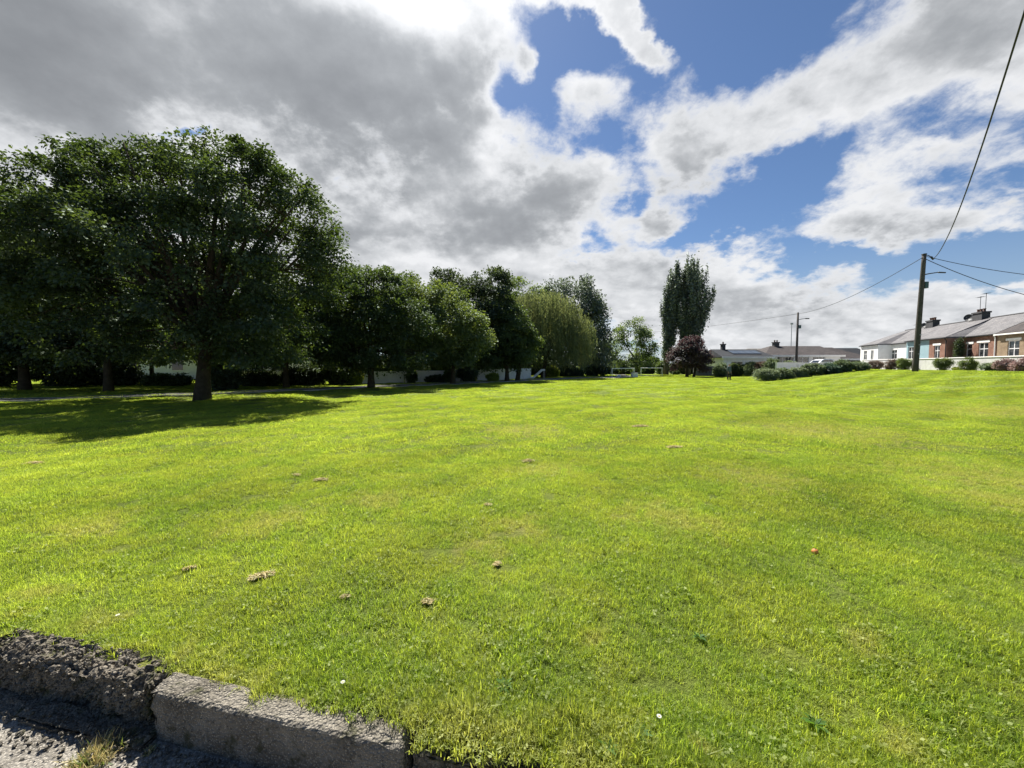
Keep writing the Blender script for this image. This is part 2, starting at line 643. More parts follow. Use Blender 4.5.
# ------------------------------------------------------------------ world: daylight sky with broken cloud
def build_world():
    w = bpy.data.worlds.new('World')
    SC.world = w
    w.use_nodes = True
    t = NT(w.node_tree)
    STR = .10
    d = t.v('NORMALIZE', t.n('ShaderNodeTexCoord').outputs['Generated'])
    sky = t.n('ShaderNodeTexSky', sky_type='NISHITA')
    sky.sun_disc = False
    sky.sun_elevation = SUN_EL
    sky.sun_rotation = SUN_AZ
    sky.air_density, sky.dust_density, sky.ozone_density = 1.0, .3, 2.5
    sep = t.n('ShaderNodeSeparateXYZ')
    t.put(sep.inputs[0], d)
    z = t.m('MAXIMUM', sep.outputs[2], 0.)
    den = t.m('ADD', z, .42)
    cmb = t.n('ShaderNodeCombineXYZ')
    t.put(cmb.inputs[0], t.m('DIVIDE', sep.outputs[0], den))
    t.put(cmb.inputs[1], t.m('DIVIDE', sep.outputs[1], den))
    plane = cmb.outputs[0]                       # a flat cloud layer seen from below
    big = t.noise(plane, 1.25, 3, .5)
    fine = t.noise(plane, 5.2, 12, .60)
    sunoff = Vector((SUN.x, SUN.y, 0)) * .06
    fine_s = t.noise(t.v('ADD', plane, tuple(sunoff)), 5.2, 6, .55)
    wisp = t.noise(plane, 17., 8, .66, .3)
    # the cloud masses bend with low noise
    wa = t.v('SUBTRACT', t.noise(plane, 3.6, 6, .6, color=True), (.5, .5, .5))
    dw = t.v('ADD', d, t.v('SCALE', wa, .25))

    def field(blobs):
        acc = None
        for (cx, cy, rx, ry, wgt, ang) in blobs:
            c = ray(cx, cy).normalized()
            ca, sa = math.cos(R(ang)), math.sin(R(ang))
            j1 = ray(cx + rx * ca, cy + rx * sa).normalized() - c
            j2 = ray(cx - ry * sa, cy + ry * ca).normalized() - c
            J = np.array([list(j1), list(j2)]).T
            P = np.linalg.pinv(J)
            q1 = t.v('DOT_PRODUCT', dw, tuple(P[0]))
            q2 = t.v('DOT_PRODUCT', dw, tuple(P[1]))
            off1, off2 = float(P[0] @ np.array(c)), float(P[1] @ np.array(c))
            q1, q2 = t.m('SUBTRACT', q1, off1), t.m('SUBTRACT', q2, off2)
            r2 = t.m('MULTIPLY_ADD', q2, q2, t.m('MULTIPLY', q1, q1))
            e = t.m('EXPONENT', t.m('MULTIPLY', r2, -1.))
            acc = t.m('MULTIPLY', e, wgt) if acc is None else t.m('MULTIPLY_ADD', e, wgt, acc)
        return acc

    cover = field([
        (110, 30, 330, 150, .75, 0), (330, 60, 150, 130, .55, 0), (430, 70, 90, 110, .45, 0), (552, 196, 84, 52, .66, 0), (400, 240, 190, 60, .55, 0),
        (-150, 120, 250, 200, .5, 0), (380, -150, 400, 110, .7, 0), (470, 150, 60, 60, .35, 0),
        (600, 15, 60, 15, .50, 40), (650, 60, 30, 17, .46, 45), (527, 70, 18, 19, .70, 0), (580, 103, 34, 26, .72, 25), (600, 20, 80, 17, .45, 40), (640, 55, 40, 22, .35, 40),
        (690, 150, 75, 30, .50, -8), (780, 95, 100, 42, .62, -24), (920, 45, 170, 70, .72, -15), (1060, 20, 160, 90, .6, 0), (690, 172, 48, 22, .40, 20),
        (655, 218, 36, 20, .70, 0), (850, 190, 70, 42, .52, -20), (900, 222, 95, 28, .52, -6), (1005, 150, 70, 18, .34, -15), (1000, 205, 60, 17, .42, 0),
        (730, 270, 90, 28, .50, -5), (620, 285, 75, 30, .48, 0), (780, 315, 260, 34, .60, 0), (1000, 305, 120, 20, .45, 0), (540, 285, 90, 26, .5, 0), (420, 290, 160, 40, .5, 0), (200, 260, 300, 80, .35, 0), (690, 300, 120, 30, .3, 0),
        (800, 345, 500, 26, .5, 0),
        (555, 70, 46, 60, -.50, 10), (710, 45, 60, 42, -.62, -20), (775, 178, 46, 34, -.60, -20), (705, 240, 60, 18, -.45, 0), (610, 150, 34, 18, -.35, 0),
        (860, 262, 120, 12, -.40, 0), (985, 250, 80, 22, -.42, -10), (930, 175, 50, 18, .30, -10), (580, 250, 28, 10, -.4, 0), (95, 150, 60, 8, -.6, 0), (190, 138, 30, 7, -.5, 0),
        (636, 205, 12, 24, -.4, 0), (505, 110, 20, 22, -.35, 0), (770, 20, 40, 22, -.4, -20),
    ])
    grey = field([
        (270, 105, 210, 90, .62, 14), (420, 150, 90, 60, .50, 0), (550, 212, 66, 30, .60, 0), (440, 230, 110, 24, .30, 0), (90, 60, 170, 60, .35, 0), (-100, 60, 200, 140, .4, 0),
        (440, 70, 60, 60, .35, 0), (330, 40, 160, 60, .30, 0),
        (880, 40, 150, 42, .25, -15), (880, 225, 90, 18, .40, 0), (740, 298, 110, 16, .22, 0), (720, 168, 60, 14, .2, 0), (850, 338, 400, 22, .05, 0), (985, 20, 110, 40, .22, 0),
        (405, -10, 90, 50, -.6, 0), (300, 195, 130, 16, -.40, 12), (60, 145, 90, 16, -.55, 0), (500, 130, 22, 40, -.4, 0), (370, 245, 60, 10, -.35, 10),
    ])
    nn = t.m('ADD', t.m('MULTIPLY', t.m('SUBTRACT', fine, .5), 1.55), t.m('MULTIPLY', t.m('SUBTRACT', wisp, .5), .62))
    # overhead and behind the photographer: unseen cloud thinned and greyed to deepen the shade
    behind = t.ss(sep.outputs[1], .25, -.25)
    dens = t.m('ADD', t.m('ADD', cover, nn), t.m('MULTIPLY', behind, -.22))
    alpha = t.ss(dens, .14, .62)
    core = t.ss(dens, .30, 1.15)
    lit = t.m('MULTIPLY', t.m('SUBTRACT', fine, fine_s), 2.6)
    soft = t.noise(plane, 3.0, 5, .5)
    calm = t.ss(sep.outputs[2], .02, .34, .35, 1.)           # far cloud near the horizon has little contrast
    mod = t.m('ADD', t.m('MULTIPLY', t.m('SUBTRACT', soft, .5), 1.9), t.m('MULTIPLY', t.m('SUBTRACT', fine, .5), .62))
    base = t.m('ADD', t.m('MULTIPLY', t.m('ADD', grey, t.m('MULTIPLY', behind, .6)), .68), t.lin(core, 0, 1, .06, .26))
    shade = t.m('ADD', base, t.m('ADD', t.m('MULTIPLY', mod, calm), t.m('MULTIPLY', lit, .32)))
    # the last step towards full grey is gradual, so no mass goes flat
    shade = t.m('SUBTRACT', 1., t.m('EXPONENT', t.m('MULTIPLY', t.m('MAXIMUM', shade, 0.), -1.35)))
    shade = t.m('MULTIPLY', shade, t.ss(dens, .20, .90))
    toward = t.m('MAXIMUM', t.v('DOT_PRODUCT', d, tuple(SUN)), 0.)
    glow = t.m('POWER', toward, 14.)
    glow2 = t.m('POWER', toward, 90.)
    ramp = t.n('ShaderNodeValToRGB')
    t.put(ramp.inputs[0], shade)
    e = ramp.color_ramp.elements
    e[0].position, e[0].color = 0., (.415, .42, .43, 1)
    e[1].position, e[1].color = 1., (.088, .094, .104, 1)
    k = e.new(.28)
    k.color = (.335, .343, .355, 1)
    k = e.new(.6)
    k.color = (.185, .194, .206, 1)
    bright = t.m('ADD', t.m('ADD', 1., t.m('MULTIPLY', glow, .35)), t.m('MULTIPLY', glow2, .6))
    cc = t.v('SCALE', ramp.outputs[0], t.m('MULTIPLY', bright, .93 / STR))
    skc = t.mix(1., sky.outputs[0], (.340, .388, .450), 'MULTIPLY')
    # thin haze of cloud just above the horizon
    low = t.ss(sep.outputs[2], .30, .0, 0, .55)
    skc = t.mix(low, skc, tuple(v / STR for v in (.19, .235, .28)))
    colr = t.mix(alpha, skc, cc)
    bg = t.n('ShaderNodeBackground')
    t.put(bg.inputs[0], colr)
    bg.inputs[1].default_value = STR
    o = t.n('ShaderNodeOutputWorld')
    t.t.links.new(bg.outputs[0], o.inputs[0])


build_world()


# ------------------------------------------------------------------ lawn, pavement
def axis(a0, pairs):
    """a growing series of grid lines"""
    out = [a0]
    for end, step in pairs:
        while out[-1] < end - 1e-6:
            out.append(min(out[-1] + step, end))
    return np.array(out)


def sheet(name, S, T, zf, m):
    SS, TT = np.meshgrid(S, T)
    X = KD.x * SS + KN.x * TT
    Y = KD.y * SS + KN.y * TT
    Z = zf(X, Y)
    nx, ny = len(S), len(T)
    V = np.stack([X, Y, Z], -1).reshape(-1, 3)
    i = np.arange(ny - 1)[:, None] * nx + np.arange(nx - 1)[None, :]
    Fc = np.stack([i, i + 1, i + 1 + nx, i + nx], -1).reshape(-1, 4)
    me = bpy.data.meshes.new(name)
    me.from_pydata(V.tolist(), [], Fc.tolist())
    me.polygons.foreach_set('use_smooth', [True] * len(me.polygons))
    me.update()
    return kind(link(name, me, m), 'structure')



Sax = np.concatenate([-axis(60, [(100, 10), (900, 100)])[::-1], axis(-58, [(-12, 1.), (14, .25), (80, 1.), (900, 60)])])
sheet('lawn', Sax, axis(T_LAWN - .012, [(12, .25), (70, 1.), (120, 5), (1500, 90)]), lambda x, y: ground(x, y) - .006, M['soil'])
sheet('pavement', np.array([-300, -6, -4, -2, 0, 2, 4, 6, 300.]), np.array([-300, -6, -3, 0, T_FRONT + .06]), lambda x, y: x * 0 - DROP, M['pavement'])
# the cut edge of the lawn behind the kerb
edge = MB()
for a in np.arange(-12, 14, .25):
    p, q = st(a, T_LAWN - .012), st(a + .25, T_LAWN - .012)
    edge.add([(p[0], p[1], -.3), (q[0], q[1], -.3), (q[0], q[1], gz(*q) - .006), (p[0], p[1], gz(*p) - .006)], [(0, 1, 2, 3)])
kind(edge.build('lawn_edge', M['earth']), 'structure')


def rough_block(name, s0, s1, t0, t1, z0, z1, amp, m, label, step=.014, round_=.012, seed=0, pit=0., chips=(), group='concrete kerb stones along the lawn', taper=0):
    """a weathered kerb block: dense box whose faces are eaten away by noise"""
    ns, nt, nz = max(2, int((s1 - s0) / step)), max(2, int((t1 - t0) / step)), max(2, int((z1 - z0) / step))
    vid, V, Fs = {}, [], []

    def vert(i, j, k):
        key = (i, j, k)
        if key in vid:
            return vid[key]
        a, b, c = i / ns, j / nt, k / nz
        s, t, z = s0 + (s1 - s0) * a, t0 + (t1 - t0) * b, z0 + (z1 - z0) * c
        x, y = st(s, t)
        p = Vector((x, y, z))
        nv = Vector(((a == 1) - (a == 0), (b == 1) - (b == 0), (c == 1) - (c == 0)))
        q = Vector((s * 7 + seed, t * 7, z * 7))
        n = mnoise.fractal(q, 1., 2., 5)
        n2 = mnoise.noise(q * 9)
        push = -(abs(n) * amp + max(0, n2) * amp * .45) - pit * max(0, mnoise.noise(q * 4.3) - .1) - pit * .6 * max(0, mnoise.noise(q * 15))
        if sum(1 for w in nv if w) >= 2:
            push -= round_ * (.6 + .8 * abs(mnoise.noise(q * 3)))
        for (cs, ct, cz, cr, cd) in chips:
            dd = ((s - cs) ** 2 + (t - ct) ** 2 + (z - cz) ** 2) ** .5
            if dd < cr:
                push -= cd * (1 - dd / cr) * (.6 + .7 * abs(n))
        if nv.length:
            nv.normalize()
        w = Vector((KD.x * nv.x + KN.x * nv.y, KD.y * nv.x + KN.y * nv.y, nv.z)) * push
        V.append(tuple(p + w))
        vid[key] = len(V) - 1
        return vid[key]

    def grid(na, nb, f):
        for a in range(na):
            for b in range(nb):
                Fs.append((f(a, b), f(a + 1, b), f(a + 1, b + 1), f(a, b + 1)))
    grid(ns, nt, lambda a, b: vert(a, b, nz))
    grid(ns, nz, lambda a, b: vert(a, 0, b))
    grid(nt, nz, lambda a, b: vert(0, nt - a, b))
    grid(nt, nz, lambda a, b: vert(ns, a, b))
    grid(ns, nz, lambda a, b: vert(ns - a, nt, b))
    me = bpy.data.meshes.new(name)
    me.from_pydata(V, [], Fs)
    me.update()
    return tag(link(name, me, m), label, 'kerb stone', group)


def s_of(px, py):
    return lawn_level(px, py).dot(KD)


SA, SB = s_of(147, 690), s_of(403, 747)
rough_block('kerb_stone', SA, SB, T_FRONT, T_FRONT + KW, -.32, .0, .007, M['kerb'],
            'pale grey kerb stone with a crisp front edge, longest whole block in front', chips=((SA, T_FRONT, -.02, .06, .03), (SB - .1, T_FRONT, 0, .05, .02), (SA, T_FRONT, -.15, .08, .04)))
rough_block('kerb_stone', SA - 1.15, SA - .012, T_FRONT + .02, T_FRONT + KW + .06, -.32, .004, .038, M['kerb_old'],
            'crumbling mossy kerb stone with a broken rubble face at the left edge', seed=4.2, round_=.03, step=.009, pit=.05,
            chips=((SA - .1, T_FRONT + .02, 0, .10, .05), (SA - .5, T_FRONT + .02, -.05, .2, .06), (SA - .9, T_FRONT, 0, .12, .05)))
rough_block('kerb_stone', SB + .012, SB + 1.1, T_FRONT + .015, T_FRONT + KW + .01, -.32, -.03, .022, M['kerb_old'],
            'sunken dark kerb stone half hidden by overhanging grass right of the pale block', seed=9.1, round_=.02, pit=.03)
# rough concrete haunch poured along the foot of the old stone
rough_block('kerb_haunch', SA - 1.15, SA + .05, T_FRONT - .07, T_FRONT + .05, -.34, -DROP + .03, .03, M['kerb_old'],
            'low ragged strip of cement along the foot of the crumbling kerb', seed=2.2, round_=.04, group=None)['category'] = 'cement strip'


# ------------------------------------------------------------------ grass
def blade_patch(name, size, n, hmin, hmax, wid, seed, lean=.9, weeds=0, over=0.):
    rng = np.random.default_rng(seed)
    x = rng.uniform(-size / 2, size / 2, n)
    y = rng.uniform(-size / 2, size / 2, n)
    # blades stand in small tussocks
    k = n // 14
    cx, cy = rng.uniform(-size / 2, size / 2, k), rng.uniform(-size / 2, size / 2, k)
    j = rng.integers(0, k, n)
    pull = rng.uniform(0, 1, n) < .7
    sp = size / math.sqrt(k) * .35
    x = np.where(pull, cx[j] + rng.normal(0, sp, n), x)
    y = np.where(pull, cy[j] + rng.normal(0, sp, n), y)
    az = rng.uniform(0, 2 * np.pi, n)
    h = rng.uniform(hmin, hmax, n) * np.where(rng.uniform(0, 1, n) < .06, 1.35, 1.)
    le = rng.beta(1.6, 2.2, n) * lean + over
    d1 = np.stack([np.cos(az) * np.sin(le * .6), np.sin(az) * np.sin(le * .6), np.cos(le * .6)], -1)
    d2 = np.stack([np.cos(az) * np.sin(le * 1.7), np.sin(az) * np.sin(le * 1.7), np.cos(le * 1.7)], -1)
    fa = az + rng.normal(1.57, .5, n)
    b = np.stack([np.cos(fa), np.sin(fa), np.zeros(n)], -1) * (wid * rng.uniform(.6, 1.3, n))[:, None]
    P0 = np.stack([x, y, np.full(n, -.012)], -1)
    P1 = P0 + d1 * (h * .55)[:, None]
    P2 = P1 + d2 * (h * .5)[:, None]
    tone = np.clip(rng.normal(.5, .22, n) + (j % 7 - 3) * .035, 0, .92)
    tone[rng.uniform(0, 1, n) < .035] = 1.
    V1 = np.stack([P0 - b * .5, P0 + b * .5, P1 + b * .45, P1 - b * .45], 1)
    V2 = np.stack([P1 - b * .45, P1 + b * .45, P2 + b * .06, P2 - b * .06], 1)
    V = np.concatenate([V1, V2])
    tn = np.concatenate([tone, tone])
    if weeds:      # clover: three round leaflets on one level
        wv, wt = [], []
        for _ in range(weeds):
            cx, cy, cz = rng.uniform(-size / 2, size / 2), rng.uniform(-size / 2, size / 2), rng.uniform(.012, .03)
            for a in range(3):
                an = a * 2.09 + rng.uniform(0, 1)
                u = np.array([math.cos(an), math.sin(an), rng.uniform(-.3, .7)])
                w = np.array([-math.sin(an), math.cos(an), rng.uniform(-.4, .4)])
                r = rng.uniform(.006, .010)
                c = np.array([cx, cy, cz])
                wv.append([c, c + u * r * .8 + w * r * .7, c + u * r * 1.6, c + u * r * .8 - w * r * .7])
                wt.append(.25)
        V = np.concatenate([V, np.array(wv)])
        tn = np.concatenate([tn, wt])
    me = quads_mesh(name, V, M['grass'], tn)
    return bpy.data.objects.new(name, me)


gcol = bpy.data.collections.new('grass_patches')
PATCH = []
for i in range(5):
    PATCH.append(blade_patch('patch_a%d' % i, .26, 1750, .014, .050, .0023, 10 + i, 1.45, weeds=16 if i == 2 else 3))      # 0-4 near
for i in range(3):
    PATCH.append(blade_patch('patch_b%d' % i, .62, 2100, .016, .046, .0048, 20 + i, 1.3))                                 # 5-7 middle
for i in range(3):
    PATCH.append(blade_patch('patch_c%d' % i, 1.6, 2200, .018, .05, .012, 30 + i, 1.2))                                    # 8-10 far
for i in range(2):
    PATCH.append(blade_patch('patch_d%d' % i, .14, 130, .05, .10, .0036, 40 + i, .9))                                      # 11-12 long tufts at the edge
PATCH.append(blade_patch('patch_e', .24, 520, .02, .055, .0055, 50, 1.4, weeds=30))                                         # 13 coarse weedy grass
for i, o in enumerate(PATCH):
    o.name = 'patch_%02d' % i
    gcol.objects.link(o)


def grass_points():
    rng = np.random.default_rng(3)
    pts, idx, scl, yaw = [], [], [], []

    def fill(y0, y1, cell, first, count, jit, margin):
        ys = np.arange(y0, y1, cell)
        for y in ys:
            half = 1.36 * y + margin
            xs = np.arange(-half, half, cell)
            n = len(xs)
            X = xs + rng.uniform(-jit, jit, n) * cell
            Y = y + rng.uniform(-jit, jit, n) * cell
            T = X * KN.x + Y * KN.y
            keep = T > T_LAWN + cell * .52
            D = ((X - 36) - .392 * (Y - 27)) / 1.074
            keep &= D < -.6
            X, Y = X[keep], Y[keep]
            n = len(X)
            pts.append(np.stack([X, Y, ground(X, Y) - .004], -1))
            idx.append(first + rng.integers(0, count, n))
            lum = .5 + .5 * np.sin(X * 2.3 + 1.1 * np.sin(Y * 1.7)) * np.sin(Y * 2.9 + X * .7)
            scl.append(rng.uniform(.85, 1.15, n) * (.88 + .3 * lum))
            yaw.append(rng.uniform(0, 6.28, n))
    fill(.4, 6.0, .19, 0, 5, .45, 2.2)
    fill(6.0, 17, .46, 5, 3, .45, 3.5)
    fill(17, 62, 1.25, 8, 3, .45, 6)
    # the last strip up to the kerb: small patches set a little back, and long blades hanging over
    s = np.arange(-8, 9, .10)
    for off, f, c, sc, sd, sfrom in ((.13, 0, 5, .95, .03, -99), (.05, 11, 2, .55, .03, -99), (.02, 11, 2, .50, .015, -99), (.08, 13, 1, .7, .04, -99), (-.015, 11, 2, .5, .012, SA + .45), (.0, 13, 1, .5, .015, SA + .5), (-.06, 13, 1, .75, .03, SB + .05), (-.03, 11, 2, .9, .04, SB + .05), (.02, 0, 5, 1., .03, SB + .05)):
        S = s + rng.uniform(-.05, .05, len(s))
        T = T_LAWN + off + np.abs(rng.normal(0, sd, len(s)))
        X, Y = KD.x * S + KN.x * T, KD.y * S + KN.y * T
        gone = (rng.uniform(0, 1, len(s)) < .25) if f != 0 else np.zeros(len(s), bool)
        gone |= S < sfrom
        if off > -.02:
            back = np.where(S < SA, .055 * (1 + .5 * np.sin(S * 11)), 0)
            X, Y = X + KN.x * back, Y + KN.y * back
        X, Y = X[~gone], Y[~gone]
        n = len(X)
        pts.append(np.stack([X, Y, ground(X, Y) - .004], -1))
        idx.append(f + rng.integers(0, c, n))
        scl.append(sc * rng.uniform(.7, 1.3, n))
        yaw.append(rng.uniform(0, 6.28, n))
    # coarse weedy clumps here and there
    n = 130
    Y = 1.3 + 9 * rng.uniform(0, 1, n) ** 1.6
    X = rng.uniform(-1.4, 1.4, n) * Y
    k = X * KN.x + Y * KN.y > T_LAWN + .15
    X, Y = X[k], Y[k]
    n = len(X)
    pts.append(np.stack([X, Y, ground(X, Y) - .004], -1))
    idx.append(np.full(n, 13))
    scl.append(rng.uniform(.5, 1.1, n))
    yaw.append(rng.uniform(0, 6.28, n))
    return np.concatenate(pts), np.concatenate(idx), np.concatenate(scl), np.concatenate(yaw)


P, I, S_, W_ = grass_points()
e = .3
gx = (ground(P[:, 0] + e, P[:, 1]) - ground(P[:, 0] - e, P[:, 1])) / (2 * e)
gy = (ground(P[:, 0], P[:, 1] + e) - ground(P[:, 0], P[:, 1] - e)) / (2 * e)
gm = bpy.data.meshes.new('grass')
gm.vertices.add(len(P))
gm.vertices.foreach_set('co', P.astype(np.float32).ravel())
rot = np.zeros((len(P), 3), np.float32)
for i in range(len(P)):
    nrm = Vector((-gx[i], -gy[i], 1)).normalized()
    q = Vector((0, 0, 1)).rotation_difference(nrm)
    rot[i] = (q.to_matrix() @ Matrix.Rotation(W_[i], 3, 'Z')).to_euler()
a = gm.attributes.new('rot', 'FLOAT_VECTOR', 'POINT')
a.data.foreach_set('vector', rot.ravel())
a = gm.attributes.new('scl', 'FLOAT', 'POINT')
a.data.foreach_set('value', S_.astype(np.float32))
a = gm.attributes.new('idx', 'INT', 'POINT')
a.data.foreach_set('value', I.astype(np.int32))
gm.materials.append(M['grass'])
grass = bpy.data.objects.new('grass', gm)
COL.objects.link(grass)
kind(grass, 'stuff')
grass['label'] = 'short mown green grass covering the whole park lawn'
grass['category'] = 'grass'
ng = bpy.data.node_groups.new('grass_scatter', 'GeometryNodeTree')
ng.interface.new_socket('Geometry', in_out='INPUT', socket_type='NodeSocketGeometry')
ng.interface.new_socket('Geometry', in_out='OUTPUT', socket_type='NodeSocketGeometry')
N_ = ng.nodes
gi, go = N_.new('NodeGroupInput'), N_.new('NodeGroupOutput')
ci = N_.new('GeometryNodeCollectionInfo')
ci.inputs['Collection'].default_value = gcol
ci.inputs['Separate Children'].default_value = True
ci.inputs['Reset Children'].default_value = True
iop = N_.new('GeometryNodeInstanceOnPoints')
iop.inputs['Pick Instance'].default_value = True


def nattr(name, typ):
    nd = N_.new('GeometryNodeInputNamedAttribute')
    nd.data_type = typ
    nd.inputs['Name'].default_value = name
    return next(o for o in nd.outputs if o.enabled and o.name == 'Attribute')


L_ = ng.links.new
L_(gi.outputs[0], iop.inputs['Points'])
L_(ci.outputs[0], iop.inputs['Instance'])
L_(nattr('idx', 'INT'), iop.inputs['Instance Index'])
L_(nattr('rot', 'FLOAT_VECTOR'), iop.inputs['Rotation'])
L_(nattr('scl', 'FLOAT'), iop.inputs['Scale'])
L_(iop.outputs[0], go.inputs[0])
grass.modifiers.new('scatter', 'NODES').node_group = ng


# ------------------------------------------------------------------ small things on the lawn
def straw_clump(px, py, size, elong, ang, label, mat='straw', n=260):
    g = on_ground(px, py)
    rng = np.random.default_rng(int(px * 7 + py))
    t = thing('dry_grass_clump', label, 'grass clump', (g.x, g.y, g.z + .007), R(ang), 'dried clumps of mown grass on the lawn')
    q = np.clip(rng.normal(0, 1, (n, 3)), -1.5, 1.5) * np.array([size * elong * .42, size * .36, 0])
    r2 = (q[:, 0] / (size * elong)) ** 2 + (q[:, 1] / size) ** 2
    C = q + np.stack([np.zeros(n), np.zeros(n), .010 + size * .30 * np.exp(-r2 * 2.2) * rng.uniform(.3, 1, n)], -1)
    A = rng.normal(0, 1, (n, 3)) * np.array([1.3, .8, .28])
    Nn = rng.normal(0, .5, (n, 3)) + np.array([0, 0, 1])
    V = leaf_verts(rng, C, A, Nn, rng.uniform(.25, .8, n) * size * .8 + .015, rng.uniform(.003, .006, n) * (1 + size * 4))
    me = quads_mesh('straw', V, M[mat], rng.uniform(0, 1, n))
    link('straw', me, None, t)
    # the matted core
    b = MB()
    prof = []
    nn = 10
    vs, fs = [], []
    for i in range(5):
        a = i / 4 * math.pi / 2
        for k in range(nn):
            th = 2 * math.pi * k / nn
            rr = 1 + .35 * mnoise.noise(Vector((px + math.cos(th) * 2, math.sin(th) * 2, i * .7)))
            vs.append((math.cos(th) * math.cos(a) * size * elong * .55 * rr, math.sin(th) * math.cos(a) * size * .5 * rr, math.sin(a) * size * .26 * rr))
    for i in range(4):
        for k in range(nn):
            fs.append((i * nn + k, i * nn + (k + 1) % nn, (i + 1) * nn + (k + 1) % nn, (i + 1) * nn + k))
    b.add(vs, fs).build('matted_core', M['straw_core'], t, True)
    return t


M['straw_core'] = mat_concrete('matted_grass', (.40, .34, .19), (.22, .18, .10), 1.4, .4, None, 1.)
straw_clump(262, 578, .060, 1.75, 28, 'largest straw coloured clod of cut grass lying on the left of the lawn')
straw_clump(497, 566, .036, 1.0, 60, 'small upright grey clod of cut grass in the middle of the lawn', n=160)
straw_clump(428, 604, .040, 1.1, -20, 'loose pale clump of cut grass just above the middle of the long kerb', n=160)
straw_clump(321, 481, .075, 1.5, 10, 'flat brown clump of cut grass right of a darker patch, halfway to the trees', n=200)
straw_clump(297, 476, .05, 1.5, -15, 'small brown scrap of cut grass beside the flat brown clump', n=120)
straw_clump(35, 464, .085, 1.9, 0, 'long brown clump of cut grass near the left edge of the lawn', n=200)
straw_clump(345, 599, .028, 1.2, 30, 'tiny pale scrap of cut grass left of the loose pale clump', n=100)
straw_clump(190, 570, .035, 1.5, 40, 'thin pale scrap of cut grass left of the largest clod', n=100)
straw_clump(675, 448, .10, 2.1, 0, 'wide faint clump of dry cut grass far out in the sunlit middle', n=200)
straw_clump(528, 462, .09, 1.5, 20, 'pale clump of cut grass in the far middle of the lawn', n=200)
straw_clump(640, 427, .13, 2.2, 10, 'farthest pale clump of cut grass on the open lawn', n=420)
straw_clump(488, 506, .04, 1.4, -10, 'pale scrap of cut grass between the upright grey clod and the trees', n=100)

g = on_ground(815, 554)
ball = thing('orange_ball', 'little orange ball lying half sunk in the grass', 'ball', (g.x, g.y, g.z + .018))
bb = MB()
bb.lathe([(max(.0005, .023 * math.cos(a) * (1 - .06 * math.sin(a * 3) ** 2)), .021 * math.sin(a)) for a in np.linspace(-math.pi / 2, math.pi / 2, 12)], 20)
bb.build('skin', M['orange'], ball, True)
MB().lathe([(.0045, 0), (.006, .002), (.003, .004)], 8, (0, 0, .0205)).build('stalk_end', M['wood'], ball)


def rosette(px, py, r, label):
    """plantain weed: broad flat leaves round a centre"""
    g = on_ground(px, py)
    rng = np.random.default_rng(int(px + py * 3))
    t = thing('broadleaf_weed', label, 'weed', (g.x, g.y, g.z + .006), 0, 'broad leaved weeds in the near lawn')
    n = 11
    az = np.arange(n) * 2.4 + rng.uniform(-.2, .2, n)
    L = rng.uniform(.6, 1.1, n) * r
    A = np.stack([np.cos(az), np.sin(az), rng.uniform(.12, .6, n)], -1)
    C = unit(A) * (L * .5)[:, None] + np.array([0, 0, .008])
    V = leaf_verts(rng, C, A, np.tile([0, 0, 1.], (n, 1)) + rng.normal(0, .2, (n, 3)), L, L * .34, .2)
    link('leaves', quads_mesh('leaves', V, M['weed'], rng.uniform(.1, .8, n)), None, t)


for px, py, r, lab in ((640, 738, .055, 'broad dark green weed at the bottom edge, right of the overhanging kerb grass'), (815, 728, .055, 'widest broad leaved weed in the near lawn below the orange ball'),
                       (505, 690, .05, 'narrow leaved weed just above the sunken kerb stone'), (700, 640, .05, 'small weed with raised leaves left of the orange ball'),
                       (608, 752, .045, 'lowest weed, beside the bottom edge of the lawn')):
    rosette(px, py, r, lab)


def daisy(px, py, label):
    g = on_ground(px, py)
    t = thing('daisy', label, 'flower', (g.x, g.y, g.z), 0, 'white daisies in the grass')
    h = .035
    MB().tube([(0, 0, 0), (.003, 0, h * .5), (0, 0, h)], .001, 5).build('stalk', M['weed2'], t)
    rng = np.random.default_rng(int(px))
    n = 14
    az = np.arange(n) * 2 * np.pi / n
    A = np.stack([np.cos(az), np.sin(az), np.full(n, .25)], -1)
    V = leaf_verts(rng, A * .006 + np.array([0, 0, h]), A, np.tile([0, 0, 1.], (n, 1)), np.full(n, .009), np.full(n, .004))
    link('petals', quads_mesh('petals', V, M['petal'], np.full(n, .5)), None, t)
    MB().lathe([(.0005, -.001), (.0035, 0), (.003, .002), (.0005, .003)], 8, (0, 0, h)).build('flower_eye', M['yellow'], t, True)


M['weed2'] = mat_plain('stalk_green', (.08, .15, .03), .8)
M['petal'] = mat_leaf('petal', (.8, .8, .8), (.6, .6, .6), .1)
M['yellow'] = mat_plain('yellow_eye', (.7, .45, .03), .8)
for px, py, lab in ((659, 725, 'white daisy beside the dark green weed at the bottom edge'), (118, 621, 'white daisy at the grass edge above the crumbling kerb'),
                    (343, 690, 'white daisy in the grass above the long pale kerb stone')):
    daisy(px, py, lab)


# the dry tuft growing at the foot of the kerb, and loose stones on the pavement
def pave_at(px, py):
    d = ray(px, py)
    k = (-DROP - EYE.z) / d.z
    return EYE + d * k


